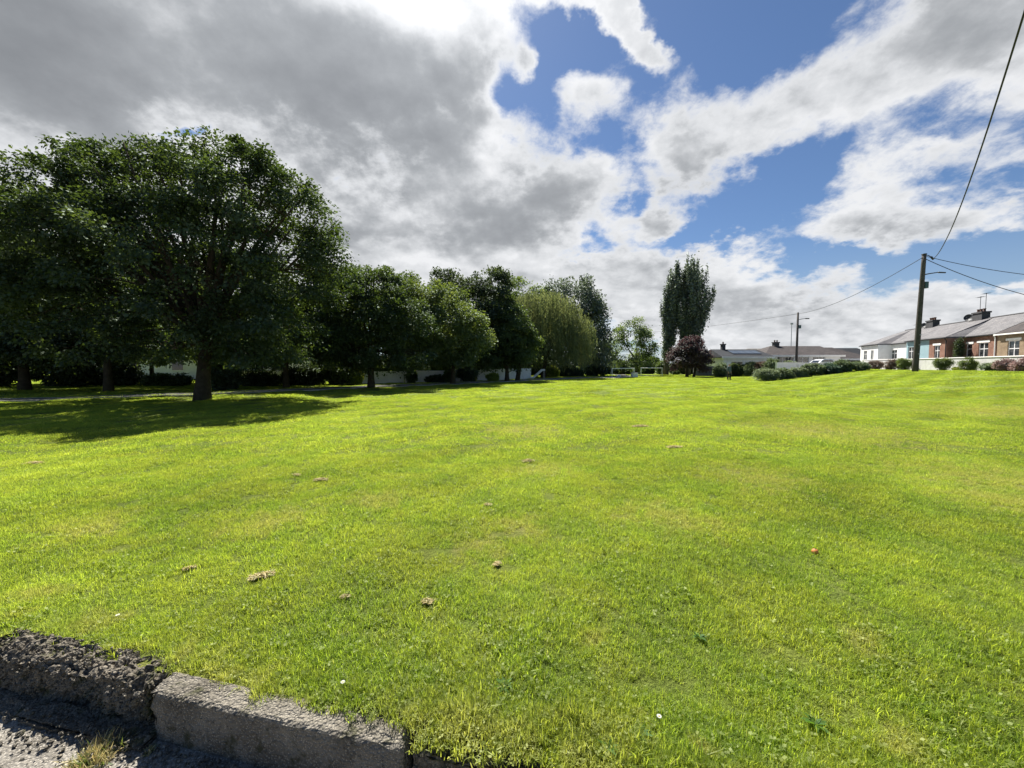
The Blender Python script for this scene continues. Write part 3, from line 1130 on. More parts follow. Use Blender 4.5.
def dry_tuft(px, py, r, h, n, label, name='dry_weed_tuft'):
    p = pave_at(px, py)
    rng = np.random.default_rng(int(px + 5))
    t = thing(name, label, 'weed', (p.x, p.y, -DROP), 0)
    for matk, part, k in (('straw', 'dry_stems', n), ('light', 'green_leaves', n // 3)):
        az, le = rng.uniform(0, 6.28, k), rng.uniform(.2, 1.35, k)
        A = np.stack([np.cos(az) * np.sin(le), np.sin(az) * np.sin(le), np.cos(le)], -1)
        L = rng.uniform(.4, 1., k) * h
        C = A * (L * .5)[:, None] + np.concatenate([rng.normal(0, r * .4, (k, 2)), np.zeros((k, 1))], -1)
        V = leaf_verts(rng, C, A, rng.normal(0, 1, (k, 3)), L, rng.uniform(.003, .007, k))
        link(part, quads_mesh(part, V, M[matk], rng.uniform(0, 1, k)), None, t)


dry_tuft(92, 762, .085, .075, 420, 'dry straw coloured tuft growing out of the pavement crack')
dry_tuft(150, 752, .02, .03, 50, 'small wispy weed in the shade at the foot of the kerb')
dry_tuft(332, 765, .012, .06, 26, 'single brown seed head standing in front of the pale kerb stone')


def pebble(px, py, r, label, seed):
    p = pave_at(px, py)
    vs, fs = [], []
    nn = 8
    for i in range(6):
        a = -math.pi / 2 + math.pi * (i + .0) / 5
        for k in range(nn):
            th = 2 * math.pi * k / nn
            q = Vector((math.cos(th) * math.cos(a), math.sin(th) * math.cos(a), math.sin(a)))
            rr = r * .6 * (1 + .45 * mnoise.noise(q * 1.3 + Vector((seed, 0, 0))))
            vs.append((q.x * rr * 1.15, q.y * rr, q.z * rr * .6))
    for i in range(5):
        for k in range(nn):
            fs.append((i * nn + k, i * nn + (k + 1) % nn, (i + 1) * nn + (k + 1) % nn, (i + 1) * nn + k))
    o = MB().add(vs, fs).build('pebble', M['kerb'] if seed % 3 else M['kerb_old'], None, False, 0, (p.x, p.y, -DROP + r * .4))
    o.rotation_euler = (0, 0, seed)
    tag(o, label, 'pebble', 'loose stones on the pavement')


for i, (px, py, r, lab) in enumerate(((20, 735, .022, 'largest pale pebble on the sunlit pavement corner'), (52, 742, .016, 'pale pebble right of the largest one at the pavement corner'), (60, 757, .013, 'small pebble left of the dry straw tuft'),
                                      (128, 745, .012, 'small dark pebble in the kerb shadow right of the dry tuft'), (30, 752, .010, 'tiny pebble on the sunlit pavement'), (200, 764, .012, 'pebble at the foot of the pale kerb at the bottom edge'),
                                      (8, 722, .016, 'dark chip of stone at the left edge in the kerb shadow'))):
    pebble(px, py, r, lab, i + 1)


rng = np.random.default_rng(77)
gv, gf = [], []
for _ in range(1500):
    u = rng.uniform()
    sS = SA + rng.uniform(-1.1, .9)
    if u < .42 and sS < SA + .02:
        tT, zz = T_FRONT + rng.uniform(-.0, KW + .09), rng.uniform(-.035, .0)
        if tT < T_FRONT + .05:
            zz = rng.uniform(-.06, -.02)
    else:
        tT, zz = T_FRONT - abs(rng.normal(0, .10)) - .01, -DROP + (.03 if sS < SA and rng.uniform() < .5 else .002)
    x, y = st(sS, tT)
    r = .003 + .009 * rng.uniform() ** 3
    o = len(gv)
    rot = Matrix.Rotation(rng.uniform(0, 6.28), 3, Vector(rng.normal(0, 1, 3)).normalized())
    for v in ((1, 0, 0), (-1, 0, 0), (0, 1, 0), (0, -1, 0), (0, 0, .7), (0, 0, -.7)):
        w = rot @ (Vector(v) * r * rng.uniform(.6, 1.3))
        gv.append((x + w.x, y + w.y, zz + r * .4 + w.z))
    gf += [tuple(o + k for k in f) for f in ((0, 2, 4), (2, 1, 4), (1, 3, 4), (3, 0, 4), (2, 0, 5), (1, 2, 5), (3, 1, 5), (0, 3, 5))]
grit = MB().add(gv, gf).build('grit', M['kerb'])
kind(grit, 'stuff')
grit['label'] = 'loose grit and crumbled mortar on the broken kerb and in the gutter'
grit['category'] = 'grit'


# ------------------------------------------------------------------ path behind the near trees
def ribbon(name, pts, half, m, dz, edge_h=0):
    pts = [Vector(p) for p in pts]
    fine = []
    for i in range(len(pts) - 1):
        p0, p1, p2, p3 = pts[max(i - 1, 0)], pts[i], pts[i + 1], pts[min(i + 2, len(pts) - 1)]
        for k in range(10):
            u = k / 10
            fine.append(.5 * ((2 * p1) + (p2 - p0) * u + (2 * p0 - 5 * p1 + 4 * p2 - p3) * u * u + (3 * p1 - p0 - 3 * p2 + p3) * u ** 3))
    fine.append(pts[-1])
    vs, fs = [], []
    for i, p in enumerate(fine):
        d = (fine[min(i + 1, len(fine) - 1)] - fine[max(i - 1, 0)]).normalized()
        n = Vector((-d.y, d.x))
        for k in (-1, 1):
            q = p + n * half * k
            vs.append((q.x, q.y, gz(q.x, q.y) + dz))
    for i in range(len(fine) - 1):
        fs.append((2 * i, 2 * i + 2, 2 * i + 3, 2 * i + 1))
    return kind(MB().add(vs, fs).build(name, m, None, True), 'structure'), fine


PATHP = [(-46, 1.5), (-31, 9.5), (-21, 15.2), (-14.5, 19.6), (-8.6, 26.2), (-4.5, 30.6), (1.5, 37.6), (8.2, 45.2), (12.5, 48.0), (15.5, 53), (17, 62)]
_, fine_path = ribbon('path', PATHP, .70, M['asphalt'], .035)
edge_pts = []
for i, p in enumerate(fine_path):
    d = (fine_path[min(i + 1, len(fine_path) - 1)] - fine_path[max(i - 1, 0)]).normalized()
    edge_pts.append(p + Vector((d.y, -d.x)) * .76)
for side in (1, -1):
    mb = MB()
    for i in range(len(fine_path) - 1):
        q = []
        for j in (i, i + 1):
            d = (fine_path[min(j + 1, len(fine_path) - 1)] - fine_path[max(j - 1, 0)]).normalized()
            nrm = Vector((d.y, -d.x)) * side
            for off in (.70, .78):
                c = fine_path[j] + nrm * off
                q.append((c.x, c.y, gz(c.x, c.y)))
        a, b, c, d2 = q
        up = lambda v, k: (v[0], v[1], v[2] + k)
        mb.add([up(a, -.05), up(b, -.05), up(d2, -.05), up(c, -.05), up(a, .06), up(b, .06), up(d2, .06), up(c, .06)], [(4, 5, 6, 7), (0, 1, 5, 4), (1, 2, 6, 5), (2, 3, 7, 6), (3, 0, 4, 7)])
    kind(mb.build('path_edging', M['path']), 'structure')


# ------------------------------------------------------------------ trees
def lobes_px(list_, Y):
    """crown lobes given where they stand in the view, turned into real ellipsoids at their own distances"""
    out = []
    for (cx, cy, rx, ry, dY, rd) in list_:
        c = at(cx, cy, Y + dY)
        k = (Y + dY) / F
        out.append((np.array(c), np.array([rx * k, rd, ry * k])))
    # every mass carries smaller boughs of its own, so the outline is uneven
    rng = np.random.default_rng(int(abs(list_[0][0]) * 13 + list_[0][1]))
    for c, sz in list(out):
        for _ in range(4):
            d = rng.normal(0, 1, 3)
            d[2] = d[2] * .8 + .25
            d /= np.linalg.norm(d)
            q = rng.uniform(.26, .42)
            out.append((c + d * sz * rng.uniform(.72, .98), sz * np.array([q * 1.15, q * 1.15, q * .85])))
    return out


def crown_centres(rng, lobes, n, shell=.5, down=.65):
    vol = np.array([(l[1][0] * l[1][2]) ** .85 for l in lobes])
    pick = rng.choice(len(lobes), n * 2, p=vol / vol.sum())
    d = unit(rng.normal(0, 1, (n * 2, 3)))
    r = shell + (1 - shell) * rng.uniform(0, 1, n * 2) ** .6
    C = np.array([lobes[i][0] for i in pick])
    S = np.array([lobes[i][1] for i in pick])
    P = C + d * r[:, None] * S
    # thin out the points that lie deep inside other lobes
    deep = np.zeros(n * 2)
    for c, s in lobes:
        q = np.linalg.norm((P - c) / s, axis=1)
        deep = np.maximum(deep, 1 - q)
    keep = rng.uniform(0, 1, n * 2) > deep * 1.4
    return P[keep][:n], unit((P - C) / S)[keep][:n]


def leaves_around(rng, P, out, per, cr, ls, flat=.6, droop=.35, up=.9):
    n = len(P)
    per_i = np.maximum(3, (per * rng.uniform(.45, 1.5, n)).astype(int))
    idx = np.repeat(np.arange(n), per_i)
    k = len(idx)
    rad = (cr * rng.uniform(.65, 1.35, n))[idx][:, None]
    off = np.clip(rng.normal(0, .5, (k, 3)), -.85, .85) * rad * np.array([1, 1, flat])
    C = P[idx] + off
    C[:, 2] -= droop * (np.linalg.norm(off[:, :2], axis=1) ** 2) / np.maximum(rad[:, 0], .1)
    N = out[idx] * .55 + np.array([0, 0, up]) + rng.normal(0, .55, (k, 3))
    A = off + out[idx] * .5 * rad + rng.normal(0, .4, (k, 3)) * rad + np.array([0, 0, -.3]) * rad
    L = ls * rng.uniform(.65, 1.25, k)
    V = leaf_verts(rng, C, A, N, L, L * rng.uniform(.6, .85, k))
    tone = np.clip(.5 + rng.normal(0, .18, n)[idx] + rng.normal(0, .16, k), 0, 1)
    return V, tone


def bez(p0, p1, p2, n):
    return [p0 * (1 - u) ** 2 + p1 * 2 * u * (1 - u) + p2 * u * u for u in np.linspace(0, 1, n)]


def tree_wood(rng, base, lobes, P, r0, fork, lean=(0, 0), stems=None, twig=1.):
    mb = MB()
    base = Vector(base)
    top = base + Vector((lean[0], lean[1], fork))
    path = bez(base - Vector((0, 0, .25)), base + Vector((lean[0] * .3, lean[1] * .3, fork * .6)), top, 7)
    rad = [r0 * (1.30 if i == 0 else (1.10 if i == 1 else 1.0 - .05 * i)) for i in range(7)]
    # uneven trunk
    mb.tube(path, rad, 14)
    limbs = []
    for c, s in lobes[:max(3, len(lobes) // 5)] + lobes[max(3, len(lobes) // 5)::6]:
        tip = Vector(c) + Vector((0, 0, s[2] * .55))
        mid = top.lerp(tip, .4)
        mid.z += .15 * (tip - top).length * .5
        mid += Vector(rng.normal(0, .12, 3)) * (tip - top).length * .5
        st_ = top - Vector((0, 0, fork * .22 * rng.uniform(0, 1)))
        b = bez(st_, mid, tip, 9)
        rr = r0 * rng.uniform(.42, .58)
        mb.tube(b, [max(.025, rr * (1 - .88 * i / 8)) for i in range(9)], 8)
        limbs += [(p, max(.02, rr * (1 - .88 * i / 8) * .5)) for i, p in enumerate(b)][2:]
    LP = np.array([list(p) for p, _ in limbs])
    for i in range(len(P)):
        if rng.uniform() > twig:
            continue
        d = np.linalg.norm(LP - P[i], axis=1) + np.maximum(0, LP[:, 2] - P[i][2]) * .8
        j = int(d.argmin())
        a, b = limbs[j][0], Vector(P[i])
        m = a.lerp(b, .5) + Vector((0, 0, .12 * (b - a).length))
        w = min(limbs[j][1], .012 + .018 * (b - a).length)
        mb.tube(bez(a, m, b, 4), [w, w * .75, w * .5, w * .2], 5, False)
    return mb


def broad_tree(px, Y, label, lobes, mat, trunk_r, fork, ncl, per, cr, ls, name='broadleaf_tree', group='park trees', seed=1, bark='bark', lean=(0, 0), shell=.42, twig=.6, extra_trunks=(), flat=.6):
    rng = np.random.default_rng(seed)
    X = (px - 512) / F * Y
    base = np.array([X, Y, gz(X, Y)])
    t = thing(name, label, 'tree', base, 0, group)
    lb = lobes_px(lobes, Y)
    P, out = crown_centres(rng, lb, ncl, shell)
    ok = P[:, 2] > base[2] + .9
    P, out = P[ok], out[ok]
    V, tone = leaves_around(rng, P, out, per, cr, ls, flat)
    ok = V[:, :, 2].min(axis=1) > base[2] + .35
    link('crown', quads_mesh('crown', V[ok] - base, M[mat], tone[ok]), None, t)
    w = tree_wood(rng, base, lb, P, trunk_r, fork, lean, twig=twig)
    for (dx, dy, r, h) in extra_trunks:
        b = Vector(base) + Vector((dx, dy, 0))
        w.tube(bez(b - Vector((0, 0, .2)), b + Vector((dx * .2, 0, h * .5)), b + Vector((dx * .5, dy, h)), 6), [r * 1.3, r * 1.1, r, r * .9, r * .75, r * .5], 10)
    w.v = [(v[0] - base[0], v[1] - base[1], v[2] - base[2]) for v in w.v]
    w.build('trunk', M[bark], t, True)
    return t


# the great sycamore of the left foreground
broad_tree(201, 16.0, 'huge spreading sycamore with a thick trunk nearest on the left of the lawn',
           [(150, 218, 78, 62, .3, 3.4), (252, 224, 70, 64, 0, 3.2), (75, 240, 58, 60, .3, 3.2), (292, 262, 44, 58, .6, 2.6), (185, 270, 110, 70, -.8, 3.6),
            (95, 315, 80, 46, -.6, 3.0), (268, 325, 52, 38, 0, 2.6), (185, 335, 85, 30, .8, 3.2), (118, 160, 18, 18, 0, 1.4), (145, 152, 14, 20, 0, 1.2), (78, 165, 18, 14, .3, 1.3), (175, 158, 14, 18, .5, 1.2), (218, 166, 16, 20, -.4, 1.2), (256, 168, 20, 18, 0, 1.5), (60, 184, 26, 18, 0, 1.8), (100, 178, 18, 18, .4, 1.3), (300, 205, 22, 20, 0, 1.6), (322, 245, 16, 16, 0, 1.3), (40, 206, 18, 14, 0, 1.5)],
           'syc', .27, 2.6, 900, 160, .55, .125, 'sycamore_tree', 'trees along the left side of the park', 11, lean=(.25, .1), twig=.4)
G = 'trees along the left side of the park'
broad_tree(24, 22.0, 'dark spreading tree cut by the left edge of the view behind the sycamore',
           [(-60, 270, 95, 85, 0, 4), (15, 265, 62, 72, .5, 3.5), (-20, 330, 90, 45, -.5, 3.5), (45, 320, 50, 40, 0, 3)], 'mid', .24, 2.6, 560, 120, .72, .16, seed=12, group=G)
broad_tree(108, 21.0, 'dark tree with a straight trunk hidden behind the huge sycamore',
           [(105, 300, 75, 60, 1, 3), (150, 325, 60, 38, 1.5, 3), (70, 340, 50, 26, 1, 3)], 'dark', .20, 2.4, 460, 110, .72, .17, seed=13, group=G)
broad_tree(286, 25.0, 'dark low tree filling the gap between the sycamore and the next lawn tree',
           [(290, 320, 46, 44, 1, 3), (325, 300, 32, 38, 1.4, 2.6), (250, 335, 50, 34, 1.5, 3)], 'dark', .18, 2.2, 400, 110, .72, .17, seed=14, group=G)
broad_tree(371, 24.5, 'round dark tree with a short stout trunk, second from the left on the lawn',
           [(366, 318, 46, 44, 0, 2.7), (336, 335, 28, 34, -.2, 2.2), (404, 332, 32, 38, .2, 2.3), (375, 290, 30, 24, 0, 2.), (370, 345, 40, 24, -.6, 2.4)], 'syc', .22, 1.7, 430, 130, .60, .15, seed=15, group=G)
broad_tree(453, 30.0, 'mid green rounded tree standing before the white wall',
           [(440, 322, 40, 40, 0, 2.8), (420, 304, 28, 22, 0, 2.), (464, 334, 26, 30, -.3, 2.2), (430, 345, 28, 22, 0, 2.2)], 'light', .20, 1.9, 400, 115, .64, .17, seed=16, group=G)
broad_tree(473, 38.0, 'tall dark tree rising behind the rounded green one',
           [(478, 312, 36, 38, 0, 3.4), (452, 292, 24, 20, .3, 2.6), (505, 330, 22, 34, 0, 2.8), (492, 290, 18, 20, .3, 2.2), (470, 345, 40, 24, 0, 3)], 'dark', .22, 2.6, 430, 100, .80, .21, seed=17, group=G)
broad_tree(507, 36.0, 'dark low drooping tree with twin trunks left of the willow',
           [(510, 335, 22, 30, 0, 2.2), (495, 345, 20, 22, -.4, 2), (522, 348, 16, 22, .3, 1.8)], 'mid', .22, 1.4, 260, 100, .62, .18, seed=18, group=G, extra_trunks=((.95, .2, .2, 2.6),))
broad_tree(520, 54.0, 'pale feathery tree showing above the willow on its left',
           [(518, 296, 22, 17, 0, 3), (503, 305, 16, 17, 0, 2.6), (535, 300, 15, 15, 0, 2.5), (515, 330, 22, 26, 0, 3)], 'airy', .24, 4, 190, 60, .9, .27, seed=19, group=G, shell=.35)
broad_tree(574, 55.0, 'tall dark feathery tree closing the row on the right behind the willow',
           [(575, 312, 24, 30, 0, 4), (592, 330, 16, 38, 0, 3.2), (560, 296, 18, 15, 0, 3), (602, 350, 10, 24, -.5, 2.4), (584, 292, 10, 10, 0, 2), (572, 350, 26, 22, 0, 3.5)], 'poplar', .28, 4, 380, 70, .85, .28, seed=20, group=G, flat=1.3)
broad_tree(636, 58.0, 'small airy light green tree behind the goal frames',
           [(632, 332, 17, 17, 0, 2.2), (645, 346, 11, 15, 0, 1.8), (618, 348, 11, 20, 0, 1.8), (640, 360, 15, 10, 0, 2)], 'airy', .16, 2.6, 170, 55, .75, .24, seed=21, shell=.3, bark='bark_grey', group=G)
broad_tree(687, 50.0, 'purple leaved tree with forked trunk under the tall poplar',
           [(690, 353, 17, 14, 0, 2.0), (702, 358, 10, 13, 0, 1.6), (677, 358, 8, 11, 0, 1.4), (692, 346, 12, 10, 0, 1.5)], 'purple', .20, 1.3, 210, 85, .55, .19, seed=22, extra_trunks=((.9, .1, .15, 1.8),), group=G)


broad_tree(62, 30.0, 'dark back row tree with a slim trunk left of the hidden straight one',
           [(55, 300, 62, 50, 0, 3.6), (30, 325, 45, 36, 0, 3), (85, 330, 40, 34, -.5, 3)], 'dark', .17, 3.0, 300, 90, .9, .24, seed=23, group=G)
broad_tree(152, 31.0, 'dark back row tree above the bright gap left of the sycamore trunk',
           [(150, 300, 58, 48, 0, 3.6), (125, 322, 36, 30, 0, 3), (180, 325, 38, 28, -.5, 3)], 'dark', .15, 3.2, 290, 90, .9, .24, seed=24, group=G)
broad_tree(238, 31.0, 'dark back row tree just right of the sycamore trunk',
           [(240, 302, 54, 48, 0, 3.6), (215, 325, 32, 28, 0, 3), (268, 325, 34, 30, -.5, 3)], 'dark', .16, 3.0, 290, 90, .9, .24, seed=25, group=G)


broad_tree(412, 36.0, 'dark tree filling the gap behind the round tree and the rounded green one',
           [(408, 305, 34, 30, 0, 3), (390, 320, 26, 34, 0, 2.6), (425, 325, 26, 30, 0, 2.6)], 'mid', .18, 2.6, 300, 90, .8, .21, seed=26, group=G)
broad_tree(536, 48.0, 'mid green tree with its crown merged into the left side of the willow',
           [(528, 318, 22, 26, 0, 3), (512, 312, 18, 20, 0, 2.6), (540, 335, 18, 26, 0, 2.6)], 'mid', .18, 2.4, 240, 80, .85, .24, seed=27, group=G)


def willow(px, Y, label):
    rng = np.random.default_rng(5)
    X = (px - 512) / F * Y
    base = np.array([X, Y, gz(X, Y)])
    t = thing('weeping_willow', label, 'tree', base, 0, G)
    lb = lobes_px([(543, 314, 36, 24, 0, 3.8), (520, 327, 20, 27, 0, 2.6), (571, 327, 19, 25, 0, 2.6), (538, 302, 22, 13, 0, 2.4), (553, 304, 16, 12, 0, 2)], Y)
    P, out = crown_centres(rng, lb, 1900, .50)
    vs, tn = [], []
    for i in range(len(P)):
        n = int(rng.uniform(11, 24))
        p = P[i]
        low = base[2] + rng.uniform(.6, 2.6)
        ln = min(max(p[2] - low, .5), rng.uniform(1.5, 6.5))
        u = np.sort(rng.uniform(0, 1, n * 2))
        dr = out[i] * np.array([1, 1, 0]) * .5
        C = p + dr * np.sqrt(u)[:, None] + np.stack([np.zeros(n * 2), np.zeros(n * 2), -ln * u], -1) + rng.normal(0, .06, (n * 2, 3))
        A = np.tile([0, 0, -1.], (n * 2, 1)) + rng.normal(0, .28, (n * 2, 3))
        N = rng.normal(0, 1, (n * 2, 3))
        L = rng.uniform(.16, .36, n * 2)
        vs.append(leaf_verts(rng, C, A, N, L, L * .22))
        tn.append(np.clip(.5 + rng.normal(0, .2) + rng.normal(0, .1, n * 2), 0, 1))
    V, T = np.concatenate(vs), np.concatenate(tn)
    link('crown', quads_mesh('crown', V - base, M['willow'], T), None, t)
    w = tree_wood(rng, base, lb, P[:120], .3, 2.2, (.3, 0), twig=.6)
    w.v = [(v[0] - base[0], v[1] - base[1], v[2] - base[2]) for v in w.v]
    w.build('trunk', M['bark'], t, True)


willow(543, 45.0, 'weeping willow with a pale green hanging curtain at the far end of the tree row')


def poplar(px, Y, H, half, label, seed, low=.1, lean=0.):
    rng = np.random.default_rng(seed)
    X = (px - 512) / F * Y
    base = np.array([X, Y, gz(X, Y)])
    t = thing('lombardy_poplar', label, 'tree', base, 0, 'tall lombardy poplars at the far end of the park')
    mb = MB()
    mb.tube([(0, 0, -.2), (0, 0, 1), (lean * .3, .1, H * .4), (lean * .8, 0, H * .75), (lean, 0, H * .88)], [.42, .36, .26, .14, .03], 12)
    vs, tn = [], []
    nb = int(24 * half + 30)
    for i in range(nb):
        f = low + (1 - low) * (i + rng.uniform(0, 1)) / nb
        z0 = f * H * .80
        az = rng.uniform(0, 6.28)
        prof = half * (min(1, (f - low + .14) / .55)) ** .8 * (1 - max(0, f - .72) / .28) ** .5
        r = prof * rng.uniform(.55, 1.)
        ln = H * rng.uniform(.17, .30)
        a = Vector((lean * f, 0, z0))
        b = a + Vector((math.cos(az) * r, math.sin(az) * r, ln * .45))
        c = b + Vector((math.cos(az) * r * .12, math.sin(az) * r * .12, ln * .6))
        pts = bez(a, b, c, 8)
        mb.tube(pts[::2] + [pts[-1]], [.05, .04, .03, .02, .01], 5, False)
        tone_b = rng.normal(0, .17)
        for k, p in enumerate(pts[2:]):
            n = int(rng.uniform(34, 58))
            u = k / 5
            sp = .30 * (1.15 - .8 * u)
            C = np.array(list(p)) + rng.normal(0, 1, (n, 3)) * np.array([sp, sp, .5])
            A = np.tile([0, 0, .6], (n, 1)) + rng.normal(0, .7, (n, 3))
            N = rng.normal(0, 1, (n, 3)) + np.array([math.cos(az), math.sin(az), .3]) * .6
            L = rng.uniform(.16, .30, n)
            vs.append(leaf_verts(rng, C, A, N, L, L * .8))
            tn.append(np.clip(.5 + tone_b + rng.normal(0, .16, n), 0, 1))
    V, T = np.concatenate(vs), np.concatenate(tn)
    ok = V[:, :, 2].min(axis=1) > .7
    link('crown', quads_mesh('crown', V[ok], M['poplar'], T[ok]), None, t)
    mb.build('trunk', M['bark_grey'], t, True)


poplar(688, 60, 16.8, 2.8, 'tallest and widest lombardy poplar beside the purple tree', 35, .12, .8)
poplar(666, 61, 15.8, 1.35, 'narrower lombardy poplar with a bare foot, left of the tallest', 32, .09, 1.1)


# ------------------------------------------------------------------ shrubs and hedges
def shrub(px, Y, w, h, mat, label, group, seed, name='shrub', ls=.10, dens=1., depth=None, flat=1., cat='shrub', z=None, lumps=7):
    rng = np.random.default_rng(seed)
    X = (px - 512) / F * Y
    zb = gz(X, Y) if z is None else z
    base = np.array([X, Y, zb])
    t = thing(name, label, cat, base, 0, group)
    w, d, h = w * .80, (depth or w) * .80, h * .88
    lob = [(np.array([0, 0, h * .46]), np.array([w * .46, d * .46, h * .52]))]
    for _ in range(lumps):
        a = rng.uniform(0, 6.28)
        lob.append((np.array([math.cos(a) * w * .26, math.sin(a) * d * .26, h * rng.uniform(.35, .62)]), np.array([w * .26, d * .26, h * rng.uniform(.24, .36)])))
    area = w * h + d * h + w * d
    P, out = crown_centres(rng, lob, int(22 * dens * area ** .75 / .8 + 26), .6)
    P[:, 2] = np.maximum(P[:, 2], .08)
    V, tone = leaves_around(rng, P, out, 46, min(.34, .16 * (w + h) * .5), ls, .8, .1, .6)
    V[:, :, 2] = np.maximum(V[:, :, 2], .01)
    link('foliage', quads_mesh('foliage', V, M[mat], tone), None, t)
    mb = MB()
    for i in range(6):
        p = Vector(P[rng.integers(0, len(P))])
        mb.tube(bez(Vector((rng.normal(0, .05), rng.normal(0, .05), -.05)), Vector((p.x * .3, p.y * .3, p.z * .6)), p, 5), [.03, .026, .02, .014, .006], 5)
    mb.build('stems', M['bark'], t)
    return t


HG = 'shrubs planted in the long bed below the white wall'
for i, (px, Y, w, h, mt, ls, lab) in enumerate((
        (766, 36.0, 2.6, 1.25, 'sage', .11, 'rounded grey green shrub at the left end of the long bed'),
        (783, 36.6, 2.0, 1.18, 'hedge', .12, 'mid green shrub second in the long bed, right of the grey green one'),
        (797, 37.0, 2.1, 1.10, 'sage', .11, 'pale green shrub before the distant lamp pole'),
        (812, 37.2, 2.2, 1.28, 'hedge', .13, 'brighter green shrub in the middle of the long bed'),
        (826, 37.3, 2.3, 1.2, 'teal', .12, 'darkest bluish green shrub in the middle of the long bed'),
        (842, 37.4, 1.9, 1.32, 'hedge', .14, 'tall green shrub poking over the white garden wall'),
        (857, 37.4, 2.2, 1.02, 'hedge', .12, 'low shrub right of the tall one in the long bed'))):
    shrub(px, Y, w, h, mt, lab, HG, 100 + i, ls=ls)
WG = 'shrubs along the foot of the garden wall'


def wall_Y(px, X0):
    return X0 / ((px - 512) / F - .392)


for i, (px, w, h, mt, lab) in enumerate((
        (875, 1.7, 1.15, 'bronze', 'dark bronze bush against the far end of the garden wall'),
        (891, 1.5, 1.3, 'bronze', 'taller reddish bush right of the dark bronze one'),
        (904, 1.4, 1.35, 'box', 'upright green bush just left of the leaning pole'),
        (942, 1.4, 1.36, 'box', 'round clipped green bush right of the leaning pole'),
        (968, 1.2, 1.25, 'box', 'smaller round green bush below the brick cottage window'),
        (957, .7, .35, 'lime', 'tiny low green plant between the two round bushes'),
        (992, 1.6, .75, 'hedge', 'low wispy green bush at the foot of the wall before the tan cottage'),
        (1005, 1.35, 1.05, 'pink', 'pink flowered bush at the right end of the garden wall'),
        (1021, 1.4, 1.1, 'pink', 'rust pink bush cut by the right edge of the view'),
        (866, .9, .45, 'lime', 'low yellow green plant at the corner of the white cottage wall'))):
    Y = wall_Y(px, 24.5)
    shrub(px, Y, w, h, mt, lab, WG, 130 + i, ls=.075, dens=1.3)
BG = 'bushes in front of the far bungalows'
for i, (px, Y, w, h, mt, lab) in enumerate((
        (722, 50, 2.4, 1.9, 'hedge', 'leftmost green bush below the solar roof'),
        (737, 50, 2.2, 2.0, 'mid', 'dark green bush below the solar roof chimney'),
        (751, 49, 2.4, 2.1, 'hedge', 'tall green bush at the right end of the solar roof'),
        (762, 48, 2.2, 2.0, 'bronze', 'brownish bush between the two bungalows'),
        (771, 47, 2.2, 2.3, 'hedge', 'tallest bush before the big brown roof'),
        (788, 46, 2.2, 1.7, 'sage', 'pale bush before the bungalow windows'))):
    shrub(px, Y, w, h, mt, lab, BG, 160 + i, ls=.15)
# dark growth under the trees on the left
UG = 'dark undergrowth beneath the left trees'
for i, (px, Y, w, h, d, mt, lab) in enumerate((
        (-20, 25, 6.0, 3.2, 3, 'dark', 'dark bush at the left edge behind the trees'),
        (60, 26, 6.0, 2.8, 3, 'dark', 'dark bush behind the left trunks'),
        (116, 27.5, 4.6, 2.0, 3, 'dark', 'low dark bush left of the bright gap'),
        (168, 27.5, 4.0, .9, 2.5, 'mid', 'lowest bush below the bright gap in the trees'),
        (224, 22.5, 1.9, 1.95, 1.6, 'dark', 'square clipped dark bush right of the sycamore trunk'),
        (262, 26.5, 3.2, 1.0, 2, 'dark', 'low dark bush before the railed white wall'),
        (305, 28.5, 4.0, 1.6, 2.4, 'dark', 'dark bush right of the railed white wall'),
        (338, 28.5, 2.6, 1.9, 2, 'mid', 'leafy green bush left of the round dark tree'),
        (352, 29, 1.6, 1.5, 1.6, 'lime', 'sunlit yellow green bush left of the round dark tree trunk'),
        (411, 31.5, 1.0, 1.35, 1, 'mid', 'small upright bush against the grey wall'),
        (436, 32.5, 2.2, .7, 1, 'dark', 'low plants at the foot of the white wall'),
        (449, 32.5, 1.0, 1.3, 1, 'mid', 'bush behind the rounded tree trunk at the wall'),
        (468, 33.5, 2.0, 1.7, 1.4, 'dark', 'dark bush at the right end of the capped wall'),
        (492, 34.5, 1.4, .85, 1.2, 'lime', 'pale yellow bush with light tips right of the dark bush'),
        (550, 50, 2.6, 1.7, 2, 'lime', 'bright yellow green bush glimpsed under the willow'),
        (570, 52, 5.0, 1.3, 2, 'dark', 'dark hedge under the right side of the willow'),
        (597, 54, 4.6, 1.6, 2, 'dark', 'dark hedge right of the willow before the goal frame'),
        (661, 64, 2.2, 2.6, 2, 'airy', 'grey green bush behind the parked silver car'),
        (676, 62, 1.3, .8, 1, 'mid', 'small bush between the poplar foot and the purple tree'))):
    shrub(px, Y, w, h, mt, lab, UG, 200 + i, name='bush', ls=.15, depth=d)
for i, (px, Y, w, h, mt, lab) in enumerate((
        (345, 37, 7.5, 3.4, 'dark', 'garden hedge behind the shaded grey wall'), (400, 39, 6.5, 3.0, 'dark', 'garden hedge behind the left end of the capped wall'),
        (446, 41, 7.0, 3.4, 'mid', 'garden hedge behind the white coped wall'), (498, 46, 8.0, 3.6, 'dark', 'garden hedge behind the plain pale wall'),
        (545, 57, 8.0, 3.4, 'dark', 'garden hedge far behind the willow trunk'), (622, 66, 6.0, 2.8, 'mid', 'hedge behind the nearer goal frame'),
        (644, 68, 5.0, 2.6, 'dark', 'hedge behind the far goal frame'), (684, 66, 7.5, 2.4, 'mid', 'hedge behind the purple tree trunks'))):
    shrub(px, Y, w * 1.2, h, mt, lab, 'garden hedges beyond the walls', 280 + i, name='garden_hedge', ls=.17, depth=2.4, cat='hedge', dens=1.2)
